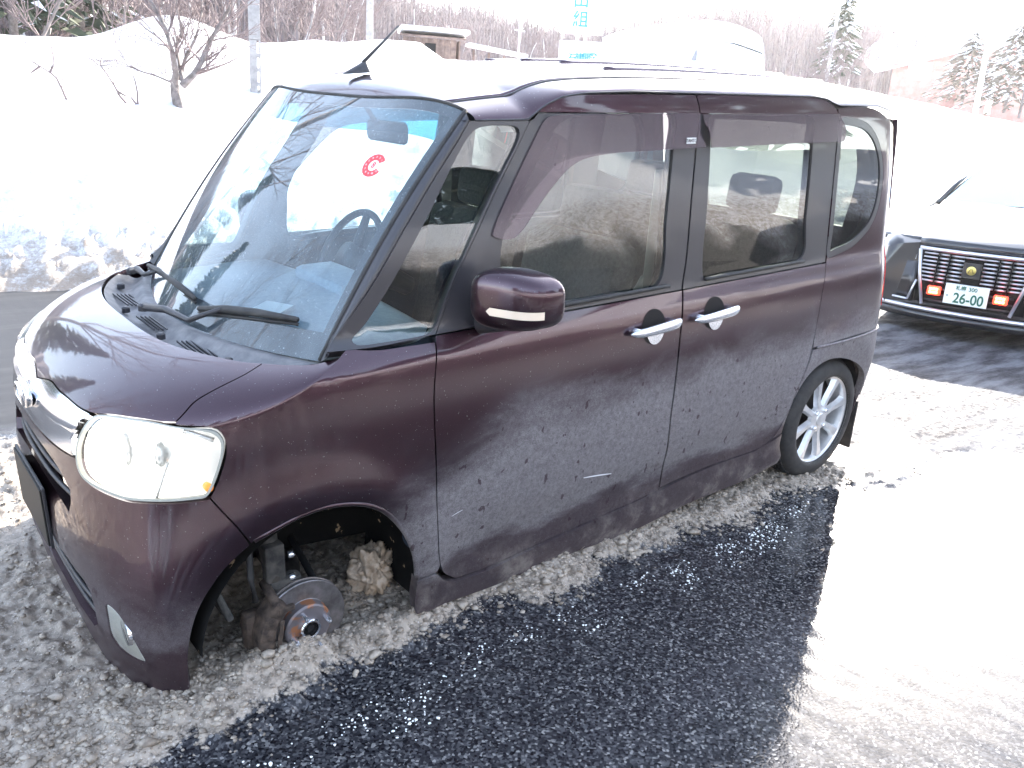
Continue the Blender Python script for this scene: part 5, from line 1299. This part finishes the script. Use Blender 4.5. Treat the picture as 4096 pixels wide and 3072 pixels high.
# wooded hill behind, its ground seen between the stems
az2 = np.arange(-30, 75, .5); HV = []
for rr_ in (92, 150, 200): 
    for a_ in az2: 
        z_ = 1.4+rr_*math.tan(rad(EL(a_)-.3+((TOP(a_)*.93-EL(a_))*(0, .8, .98)[(92, 150, 200).index(rr_)])))+.8*math.sin(a_*3.1); HV.append((*polar(a_, rr_)[:2], z_))
hill = big('hill', HV, gridfaces(3, len(az2)), grain(mat('wooded_hill', (.4, .35, .35), .95), (.11, .085, .09), (.30, .26, .26), .35, bstr=0)); hill['kind'] = 'structure'

# snowy evergreens
def conifer(rg, h, rb, m, label, group, loc, n=520, name='conifer_tree', dens=1.):
    e = empty(name, loc, rg.random()*6, label, 'tree', group); V, Fc = tube_geo([(0, 0, -.2), (0, 0, h*.5), (0, 0, h)], [h*.02, h*.013, .01], 7); mk('trunk', V, Fc, BARK, e)
    gv = []; gf = []; sv = []; sf = []
    for i in range(int(n)):
        u = rg.random()**.8; z_ = h*(.10+.9*u); R_0 = rb*(1-u)**.85*rg.uniform(.35, 1.05); a_ = rg.random()*6.28; p_ = Vector((R_0*math.cos(a_), R_0*math.sin(a_), z_-R_0*.25)); s_ = h*rg.uniform(.025, .06)
        o_ = Vector((math.cos(a_), math.sin(a_), -.35)); t_ = Vector((-math.sin(a_), math.cos(a_), rg.uniform(-.3, .3)))
        q_ = [p_-t_*s_*.6-o_*s_, p_+o_*s_*1.4, p_+t_*s_*.6-o_*s_, p_+Vector((0, 0, s_*.5))-o_*s_*.3]; b = len(gv); gv += q_; gf += [(b, b+1, b+3), (b+1, b+2, b+3), (b, b+2, b+1)]
        if rg.random() < .34*dens:
            b = len(sv); w_ = Vector((0, 0, s_*.22)); sv += [q_[0]+w_, q_[1]+w_*.6, q_[2]+w_, q_[3]+w_*1.3]; sf += [(b, b+1, b+3), (b+1, b+2, b+3), (b, b+2, b+1)]
    mk('crown', gv, gf, m, e, False); mk('snow_load', sv, sf, PLAINSNOW, e, False)['kind'] = 'stuff'; return e
rg = random.Random(8)
def pa(px, py, r_): 
    p_ = at_r(px, py, r_); return p_
c1 = conifer(rg, 3.6, .95, NEEDLE, 'dark snow-dusted conifer left of the red house roof', None, pa(3345, 330, 38), 420)
for i, (px, py, r_, h_, lb) in enumerate([(3300, 330, 44, 3.0, 'small snowy conifer at the foot of the wood, right of the arched shed')]): conifer(rg, h_, .9, NEEDLEB, lb, None, pa(px, py, r_), 260)
conifer(rg, 2.5, 1.7, NEEDLEB, 'brown-green snow-laden evergreen in front of the red house wall', None, pa(3850, 405, 40), 700)
conifer(rg, 3.0, 2.0, NEEDLEB, 'tallest brown-green evergreen beside the red house, at the picture edge', None, pa(4020, 430, 39), 800)
conifer(rg, 2.6, 1.6, NEEDLEB, 'low snow-capped evergreen at the right foot of the red house', None, pa(4080, 450, 36), 300)
# dark spruce boughs at upper left
for i, (px, py, r_, h_, lb) in enumerate([(60, 160, 30, 6.5, 'green-brown conifer at the far left edge of the wood'), (330, 190, 34, 7.5, 'green-brown conifer behind the big snow mound, left side'), (190, 170, 38, 7.5, 'green-brown conifer between the two others at left')]): conifer(rg, h_, 2.1, NEEDLE, lb, None, pa(px, py, r_), 900, dens=.25)

# ---- posts, signs, buildings ----
CONC = grain(mat('concrete', (.34, .33, .32), .85), (.27, .26, .26), (.42, .41, .40), 9, bstr=.2)
RP_ = on_ray(1024, 368); pb = at_r(1024, 372, RP_); e = empty('ladder_post', pb, rad(-23), 'grey concrete post with oblong openings, rising from the snow left of the roof', 'post')
bm = bmesh.new(); W_ = .155
for sx in (-1, 1): bm_box(bm, (sx*(W_/2-(.052 if sx < 0 else .012)), 0, .22), (.105 if sx < 0 else .024, .12, .95), 0)
for zz in (-.18, .12, .31, .50): bm_box(bm, (.04, 0, zz), (.08, .118, .045 if zz < .5 else .05), 0)
from_bm('perforated_base', bm, CONC, e); e.scale = (RP_/13,)*3; box('shaft', (0, 0, 2.5), (W_, .12, 3.6), CONC, e, .005)
pb = at_r(1478, 190, 21); e = empty('utility_pole', pb, 0, 'pale round utility pole standing left of the snow-roofed hut', 'pole'); tube('pole_shaft', [(0, 0, -.5), (0, 0, 7)], [.085, .06], CONC, e, 14); box('cross_arm', (0, 0, 5.8), (1.5, .07, .08), CONC, e)
pb = at_r(3303, 328, 36); e = empty('utility_pole', pb, 0, 'thin pale pole beside the dark conifer right of the arched shed', 'pole'); tube('pole_shaft', [(0, 0, -.5), (0.12, 0, 3.0)], [.08, .06], CONC, e, 12)
pb = at_r(3912, 400, 30); e = empty('utility_pole', pb, 0, 'pale slanting pole in front of the evergreens by the red house', 'pole'); tube('pole_shaft', [(0, 0, -.8), (.0, .05, 2.2), (.02, .1, 4.2)], [.08, .075, .07], WHITEPL, e, 10)
pb = at_r(3990, 250, 45); e = empty('utility_pole', pb, 0, 'pale pole crossing the gable of the red house', 'pole'); tube('pole_shaft', [(0, 0, -2.2), (.0, 0, 7.)], [.13, .11], WHITEPL, e, 10)
pb = at_r(2072, 250, 30); e = empty('utility_pole', pb, 0, 'thin white pole in front of the wood left of the roadside sign', 'pole'); tube('pole_shaft', [(0, 0, -.5), (0, 0, 1.55)], [.03, .03], WHITEPL, e, 8); box('cross_bar', (.0, 0, 1.0), (.42, .04, .03), WHITEPL, e)

# hut with snow on its roof
hb = at_r(1730, 245, 30); e = empty('hut', at_r(1722, 232, 30), rad(-28), 'small timber hut with thick snow on its roof behind the snowfield', 'hut')
WOODM = grain(mat('hut_boards', (.20, .13, .10), .85), (.13, .085, .07), (.30, .21, .17), 4, bstr=.2)
e.scale = (.72,)*3
for i in range(9): box('board', (-1.2+i*.27, -.72, .30), (.255, .03+.01*(i % 2), .95), WOODM, e)
box('side_wall', (1.25, .1, .35), (.06, 1.6, .85), WOODM, e); box('back_wall', (0, .9, .3), (2.4, .05, 1.0), WOODM, e); box('hut_doorway', (-.1, -.745, .22), (.5, .04, .7), DARK, e)
mk('roof', [(-1.5, -.95, .78), (1.5, -.95, .78), (1.75, 1.1, 1.06), (-1.35, 1.1, 1.06), (-1.5, -.95, .86), (1.5, -.95, .86), (1.75, 1.1, 1.14), (-1.35, 1.1, 1.14)], [(0, 1, 2, 3), (4, 7, 6, 5), (0, 4, 5, 1), (1, 5, 6, 2), (2, 6, 7, 3), (3, 7, 4, 0)], WOODM, e, False)
bm = bmesh.new(); bm_box(bm, (.1, .08, 1.14), (3.15, 2.15, .20), .07, None, 3); from_bm('snow_load', bm, PLAINSNOW, e, True, 50)
sb = at_r(1990, 262, 29); e = empty('lean_to', sb, rad(-30), 'low open shelter with a snow-covered lean-to roof, right of the hut', 'shelter')
for i in range(4): tube('post', [(-.8+i*.5, 0, -.3), (-.8+i*.5, 0, .42-.06*i)], .04, WOODM, e, 6)
mk('roof', [(-1, -.5, .48), (.9, -.5, .26), (.9, .7, .34), (-1, .7, .56), (-1, -.5, .58), (.9, -.5, .36), (.9, .7, .44), (-1, .7, .66)], [(0, 3, 2, 1), (4, 5, 6, 7), (0, 1, 5, 4), (1, 2, 6, 5), (2, 3, 7, 6), (3, 0, 4, 7)], PLAINSNOW, e, False)
mb = at_r(1684, 252, 16); e = empty('marker_stake', mb, 0, 'short brown stake standing in the snow below the hut', 'stake'); tube('stake_shaft', [(0, 0, -.3), (0, 0, .17)], .012, WOODM, e, 6)

# roadside sign: tall panel above a wide panel
SIGNW = mat('sign_white', (.85, .86, .86), .5); TEAL = mat('sign_teal', (.03, .24, .33), .5)
azs = 43.6; sp_ = polar(azs, 26.0); RZ = rad(-azs); pz = lambda py, px=2330: at_r(px, py, 26.0)
e = empty('roadside_sign', (sp_[0], sp_[1], terr(azs, 26.0)), RZ, 'tall white roadside sign with teal characters above a wide lower board', 'sign')
inv_ = Matrix.Translation(e.location) @ Matrix.Rotation(RZ, 4, 'Z'); inv_ = inv_.inverted()
def loc_(px, py): return inv_ @ Vector(at_r(px, py, 26.0))
a0 = loc_(2240, 132); a1 = loc_(2412, 132); mid = (a0.x+a1.x)/2; wv_ = abs(a1.x-a0.x)
box('upper_board', (mid, 0, a0.z+1.3), (wv_, .10, 2.6), SIGNW, e, .03)
b0 = loc_(2238, 160); b1 = loc_(2500, 160); bw = abs(b1.x-b0.x); zb = loc_(2300, 262).z
box('lower_board', ((b0.x+b1.x)/2, .02, (b0.z+zb)/2), (bw, .08, b0.z-zb), SIGNW, e, .02)
tube('post', [(mid-.12, .1, -1), (mid-.12, .1, a0.z+.3)], .045, SIGNW, e, 10); tube('post', [(mid+.12, .1, -1), (mid+.12, .1, a0.z+.3)], .045, SIGNW, e, 10)
def sign_text(s_, px, py, size, sx=1.):
    p_ = loc_(px, py); o = text('sign_character', s_, size, TEAL, e, Matrix.Translation((p_.x, -.056, p_.z)) @ Matrix.Rotation(rad(90), 4, 'X') @ Matrix.Diagonal((sx, 1, 1, 1)), .002, True); return text_to_mesh(o)
ch = wv_*.33
sign_text('組', 2322, 82, ch*1.12); sign_text('田', 2326, 4, ch*1.12)
for i, c_ in enumerate('石建開発'): sign_text(c_, 2288+i*29, 233, ch*.62)
# arched shed, snow all over
ab = at_r(2740, 290, 33); azs = 50.2; e = empty('arched_shed', (ab[0], ab[1], ab[2]), rad(-azs+4), 'wide white arched shed with a snow-covered barrel roof', 'shed')
inv_ = (Matrix.Translation(e.location) @ Matrix.Rotation(rad(-azs+4), 4, 'Z')).inverted()
def loc_(px, py, r_=33): return inv_ @ Vector(at_r(px, py, r_))
pr_ = [loc_(a_, b_) for a_, b_ in [(2405, 300), (2410, 150), (2470, 128), (2560, 108), (2650, 95), (2740, 84), (2830, 78), (2900, 84), (2960, 100), (3020, 124), (3052, 146), (3062, 180), (3064, 300)]]
V = [(p_.x, 0, p_.z) for p_ in pr_]+[(p_.x, 5., p_.z) for p_ in pr_]; n = len(pr_)
Fc = [(i, i+1, n+i+1, n+i) for i in range(n-1)]
mk('barrel_roof', V, [f[::-1] for f in Fc], PLAINSNOW, e, True)
WALL = grain(mat('white_wall', (.78, .79, .80), .7), (.72, .73, .75), (.82, .82, .83), 2, bstr=.1)
mk('end_wall', [(p_.x, .12, p_.z-.03) for p_ in pr_], [tuple(range(n))], WALL, e, False)
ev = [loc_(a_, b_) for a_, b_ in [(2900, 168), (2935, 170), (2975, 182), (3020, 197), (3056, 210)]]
tube('roof_edge_shadow_gap', [(p_.x, .06, p_.z) for p_ in ev], [.01, .02, .025, .025, .02], DARK, e, 6).name = 'eave_shadow'  # solid dark tube stands in for the shade under the roof edge
w0 = loc_(2775, 240); w1 = loc_(2766, 198); mk('wall_flue', [(w0.x-.09, .04, w0.z), (w0.x+.10, .04, w0.z), (w0.x+.09, .04, w1.z), (w0.x+.04, .04, w1.z), (w0.x-.09, .11, w0.z), (w0.x+.10, .11, w0.z), (w0.x+.09, .11, w1.z), (w0.x+.04, .11, w1.z)], [(0, 1, 2, 3), (4, 7, 6, 5), (0, 4, 5, 1), (1, 5, 6, 2), (2, 6, 7, 3), (3, 7, 4, 0)], mat('flue_grey', (.2, .2, .22), .6), e, False)
# red house
azs = 66.; hb = at_r(3760, 400, 60); e = empty('red_house', hb, rad(-azs+18), 'red-brown house with a steep snow-covered roof at upper right', 'house')
inv_ = (Matrix.Translation(e.location) @ Matrix.Rotation(rad(-azs+18), 4, 'Z')).inverted()
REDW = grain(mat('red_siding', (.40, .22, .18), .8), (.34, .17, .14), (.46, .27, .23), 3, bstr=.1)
def loc_(px, py, r_=60): return inv_ @ Vector(at_r(px, py, r_))
q0, q1, q2, q3 = loc_(3560, 262), loc_(3560, 420), loc_(3890, 205), loc_(3890, 470)
def wall(name, x0, x1, z0, z1, y, m_, par=None):
    return box(name, ((x0+x1)/2, y, (z0+z1)/2), (abs(x1-x0), .1, abs(z1-z0)), m_, par or e)
nrow = 8; zt_ = max(q0.z, q2.z); zb_ = min(q1.z, q3.z)-.6
for i in range(nrow): 
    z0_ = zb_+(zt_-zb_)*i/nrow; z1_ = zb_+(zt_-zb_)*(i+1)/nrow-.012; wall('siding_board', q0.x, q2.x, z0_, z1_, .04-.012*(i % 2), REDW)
wq0, wq1 = loc_(3625, 250), loc_(3712, 325); wn = box('window', ((wq0.x+wq1.x)/2, -.03, (wq0.z+wq1.z)/2), (abs(wq1.x-wq0.x), .08, abs(wq0.z-wq1.z)), SIGNW, e, .01)
box('pane', ((wq0.x+wq1.x)/2, -.076, (wq0.z+wq1.z)/2), (abs(wq1.x-wq0.x)*.86, .01, abs(wq0.z-wq1.z)*.84), mat('pale_pane', (.7, .72, .75), .15), wn)
ga, gb, gc = loc_(4040, 66), loc_(3850, 212), loc_(4250, 300)
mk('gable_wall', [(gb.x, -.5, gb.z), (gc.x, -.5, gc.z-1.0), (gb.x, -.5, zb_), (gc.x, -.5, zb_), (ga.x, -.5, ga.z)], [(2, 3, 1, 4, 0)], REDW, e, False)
ra = loc_(3470, 300); rt_ = ga
mk('roof', [(ra.x, -.45, ra.z), (gb.x, -.75, gb.z+.03), (ga.x, -.75, ga.z+.12), (ga.x-3.6, 6.2, ga.z+.2), (ra.x, 6.0, ra.z+1.8), (gc.x, -.75, gc.z-.9), (gc.x, 6, gc.z-.6)], [(0, 1, 2, 3, 4), (2, 5, 6, 3)], PLAINSNOW, e, False)
# utility wires left out: nothing of them shows

# ---- the dark saloon ----
CX, CY, CH = 7.25, .20, rad(90-69+0)        # front centre on the ground, facing the van
car = empty('patrol_saloon', (6.93, .30, 0.0), 0, 'black saloon with lit red lamps in its chrome grille, behind the van', 'car')
hdg = math.atan2(-.15, -.99)      # direction the car faces
car.rotation_euler = (0, 0, hdg)
# local frame: +x forward, z up, y to its left ; front face at x=0
CPAINT = mat('saloon_paint', (.012, .012, .016), .28, .3, 1.)
def cprof(x):   # x from 0 back to -4.9: roof/bonnet height, half width
    h_ = np.interp(x, [-4.9, -4.7, -4.0, -3.4, -2.9, -2.1, -1.75, -1.25, -.9, -.45, -.15, -.03, 0], [.80, .98, 1.06, 1.36, 1.44, 1.45, 1.38, 1.06, 1.00, .93, .84, .78, .70])
    return h_
xs = np.array([-4.88, -4.75, -4.4, -4.0, -3.6, -3.3, -2.9, -2.4, -2.0, -1.75, -1.5, -1.25, -1.05, -.8, -.55, -.35, -.2, -.1, -.03])
Vc = []
for x_ in xs:
    w0 = .90*(1-max(0, (x_+.6)/.6)**2.6*.22) if x_ > -.6 else .90*(1-max(0, (-4.2-x_)/.7)**2.4*.15)
    hb_ = float(np.interp(x_, [-4.9, -4, -1.2, -.5, -.1, 0], [.92, .98, .93, .86, .74, .66])); ht = float(cprof(x_)); wt = w0*(.62 if ht > 1.2 else .80)
    ring_ = [(0, .20), (w0*.9, .20), (w0*.985, .30), (w0, .50), (w0*.985, .70), (w0*.95, hb_), (w0*.95*.5+wt*.5, (hb_+ht)/2+.02*(ht > 1.2)), (wt, ht-.04), (wt*.6, ht), (0, ht+.012)]
    full = [(y_, z_) for y_, z_ in ring_]+[(-y_, z_) for y_, z_ in ring_[-2:0:-1]]
    Vc += [(x_, y_, z_) for y_, z_ in full]
nn = 18; Fc = [(i*nn+k_, i*nn+(k_+1) % nn, (i+1)*nn+(k_+1) % nn, (i+1)*nn+k_) for i in range(len(xs)-1) for k_ in range(nn)]+[tuple(range(nn))[::-1], tuple((len(xs)-1)*nn+k_ for k_ in range(nn))]
me_m = []
for f in Fc:
    me_m.append(0)
body_o = mk('body', Vc, Fc, [CPAINT], car); body_o.data.set_sharp_from_angle(angle=rad(50))
CGL = mat('saloon_glass', (.10, .14, .17), .05, 0, 1.)
def cquad(name, pts, m_, par=None): return mk(name, pts, [tuple(range(len(pts)))], m_, par or car, False)
cquad('windscreen', [(-1.23, -.66, 1.075), (-1.23, .66, 1.075), (-1.76, .53, 1.392), (-1.76, -.53, 1.392)], mat('windscreen_blue', (.35, .5, .6), .05, 0, 1.))
for sg in (-1, 1):
    tube('pillar', [(-1.20, sg*.70, 1.05), (-1.5, sg*.64, 1.24), (-1.80, sg*.56, 1.40)], .022, CPAINT, car, 8)
    cquad('side_window', [(-1.45, sg*.865, .99), (-3.6, sg*.875, 1.0), (-3.2, sg*.62, 1.34), (-1.95, sg*.60, 1.36)], CGL)
# front fascia
fas = []
def fx(y_): return .075-.30*abs(y_/.9)**2.4       # plan curve of the nose
def fascia(name, y0, y1, z0, z1, m_, dx=0., n_=14, par=None, th_=.03, slope=0.):
    ys = np.linspace(y0, y1, n_); V = []
    for y_ in ys:
        for z_ in (z0, z1): V.append((fx(y_)+dx-(z_-.3)*.06, y_, z_+slope*(y_-y0)))
    for y_ in ys:
        for z_ in (z0, z1): V.append((fx(y_)+dx-th_-(z_-.3)*.06, y_, z_+slope*(y_-y0)))
    b = 2*n_; Fc = [(2*i, 2*i+2, 2*i+3, 2*i+1) for i in range(n_-1)]+[(b+2*i, b+2*i+1, b+2*i+3, b+2*i+2) for i in range(n_-1)]+[(2*i+1, 2*i+3, b+2*i+3, b+2*i+1) for i in range(n_-1)]+[(2*i, b+2*i, b+2*i+2, 2*i+2) for i in range(n_-1)]+[(0, 1, b+1, b), (2*n_-2, b+2*n_-2, b+2*n_-1, 2*n_-1)]
    return mk(name, V, Fc, m_, par or car, True)
for sg in (-1, 1):
    fascia('bumper_side', sg*.44, sg*.885, .26, .60, CPAINT, 0, 12, None, .25)
    fascia('headlamp', sg*.47, sg*.86, .615, .745, LENS if False else mat('headlamp_glass', (.55, .58, .62), .08, 0, 1.), -.02, 10, None, .2)
    fascia('wing_top', sg*.46, sg*.88, .75, .80, CPAINT, -.05, 10, None, .25)
fascia('radiator_backing', -.42, .42, .27, .72, DARK, -.03)
fascia('bonnet_lip', -.46, .46, .73, .80, CPAINT, -.015, 14, None, .3)
CC2 = mat('grille_chrome', (.72, .72, .76), .42, 1.)
def bar(name, pts, r_, m_=None, par=None): return tube(name, pts, r_, m_ or CC2, par or car, 8)
GR = fascia('grille_surround', -.445, .445, .705, .735, CC2, .012)
for sg in (-1, 1): bar('surround_side', [(fx(.43)+.012, sg*.43, .715), (fx(.40)+.015, sg*.40, .52), (fx(.36)+.02, sg*.335, .26)], .014, par=GR)
gcount = 0
for i, z_ in enumerate(np.linspace(.46, .685, 8)):
    for j, (y0_, y1_) in enumerate([(-.40, -.28), (-.27, -.19), (-.18, -.075), (.075, .18), (.19, .27), (.28, .40), (-.07, .07)]):
        if j == 6 and 1 <= i <= 6: continue
        w_ = (.40-.0*(.70-z_)); y0c = max(y0_, -w_); y1c = min(y1_, w_)
        b_ = fascia('grille_bar', y0c, y1c, z_-.006, z_+.006, CC2, .002, 3, GR, .02)
for y_ in (-.275, -.185, .185, .275): bar('grille_upright', [(fx(y_)+.0, y_, .44), (fx(y_)-.02, y_, .70)], .006, DARK, GR)
box('emblem_plate', (fx(0)+.004, 0, .585), (.016, .135, .125), mat('dark_badge', (.03, .03, .03), .4), GR, .004)
GOLD = mat('gold_badge', (.65, .55, .18), .3, .8)
lathe('gold_emblem', [(.0, .014), (.022, .014), (.036, .008), (.036, .0)], (fx(0)+.014, 0, .588), GOLD, GR, 'x', 20)
bar('emblem_crest', [(fx(0)+.03, -.02, .572), (fx(0)+.031, -.006, .602), (fx(0)+.031, .008, .602), (fx(0)+.03, .02, .572)], .004, mat('badge_lines', (.25, .2, .05), .5), GR)
for z_ in (.30, .35, .40): fascia('lower_bar', -.33, .33, z_-.006, z_+.006, BLACK, -.005, 8, GR, .02)
pl_ = box('number_plate', (fx(0)+.022, 0, .385), (.006, .33, .165), mat('plate_white', (.82, .84, .80), .45), car, .002)
PGR = mat('plate_green', (.02, .12, .07), .5)
def ptext(s_, y_, z_, size, sx=1.):
    o = text('plate_character', s_, size, PGR, car, Matrix.Translation((fx(0)+.0262, y_, z_)) @ Matrix.Rotation(rad(90), 4, 'Z') @ Matrix.Rotation(rad(90), 4, 'X') @ Matrix.Diagonal((sx, 1, 1, 1)), .0003, True)
    m4 = o.matrix_basis.copy(); n_ = text_to_mesh(o); n_.parent = pl_; n_.matrix_basis = m4
ptext('26-00', .022, .352, .115, .86); ptext('札幌', -.045, .437, .040); ptext('300', .045, .437, .044); ptext('・', -.140, .365, .05)
LRED = mat('red_strobe', (.9, .05, .03), .3, emit=(1, .045, .02), es=.8); LHOT = mat('strobe_core', (1, .5, .2), .3, emit=(1, .50, .12), es=2.2)
for sg in (-1, 1):
    a_ = box('red_lamp', (fx(.25)+.022, sg*.252, .388), (.03, .105, .075), LRED, car, .01, smooth=True)
    for i in (-1, 0, 1):
        for j in (-1, 1): box('lamp_element', (fx(.25)+.038, sg*.252+i*.024, .388+j*.014), (.004, .018, .018), LHOT, a_)
fascia('bumper_lip', -.80, .80, .205, .235, CC2, .035, 24, None, .05); fascia('bumper_skirt', -.82, .82, .13, .20, CPAINT, .02, 24, None, .2)
for sg in (-1, 1):
    fascia('fog_surround', sg*.47, sg*.70, .27, .285, CC2, .012, 8, None, .01); bar('fog_surround_edge', [(fx(.47)+.01, sg*.47, .275), (fx(.42), sg*.42, .45)], .009)
    for xw in (-.95, -3.75):
        ty = lathe('tyre', [(.20, -.10), (.29, -.10), (.325, -.07), (.325, .07), (.29, .10), (.20, .10)], (xw, sg*.78, .325), RUBBER, car, 'y', 36); lathe('rim', [(.0, sg*.085), (.12, sg*.08), (.20, sg*.10)], (xw, sg*.78, .325), ALLOY, ty, 'y', 24)

# ---- what the glass and paint mirror from behind the camera: a dark evergreen belt above the bank ----
rg = random.Random(77)
bk = conifer(rg, 7.0, 2.3, NEEDLE, 'dark evergreen in the belt behind the photographer', 'evergreens behind the photographer', polar(180, 22, 3.0), 700, dens=0)
for i in range(26):
    a_ = 100+i*6.4+rg.uniform(-2, 2); r_ = rg.uniform(20, 30); copy_thing(bk, polar(a_, r_, 3.0), rg.random()*6, rg.uniform(.9, 1.35))

# tall trees left of the frame, mirrored in the bonnet and windscreen
bt = conifer(rg, 11.0, 2.6, NEEDLE, 'tall dark spruce standing left of the view', 'tall spruces left of the view', polar(-8, 21, 2.0), 900, dens=.3)
bt.scale = (.72,)*3
for a_, r_, s2 in ((-20, 22, .7),): copy_thing(bt, polar(a_, r_, 2.0), rg.random()*6, s2)
b2 = bare_tree(rg, 10.0, .16, 'large bare tree standing left of the view', 'large bare trees left of the view', polar(-2, 15, 1.6), BARK, 4, 4, limbs=12)
for a_, r_, s2 in ((-30, 17, 1.0), (-50, 19, 1.1)): copy_thing(b2, polar(a_, r_, 1.6), rg.random()*6, s2)

# thin scattering volume, added to stand in for lens glare near the low sun
hz = box('glare_haze', (0, 0, 22.5), (700, 700, 48), None); hz.data.materials.clear(); hm = bpy.data.materials.new('glare_air'); hm.use_nodes = True; hn = hm.node_tree; hn.nodes.clear()
pv = hn.nodes.new('ShaderNodeVolumePrincipled'); pv.inputs['Color'].default_value = (.98, .97, 1, 1); pv.inputs['Density'].default_value = GLARE_HAZE; pv.inputs['Anisotropy'].default_value = .7
ho = hn.nodes.new('ShaderNodeOutputMaterial'); hn.links.new(pv.outputs[0], ho.inputs['Volume']); hz.data.materials.append(hm); hz['kind'] = 'stuff'
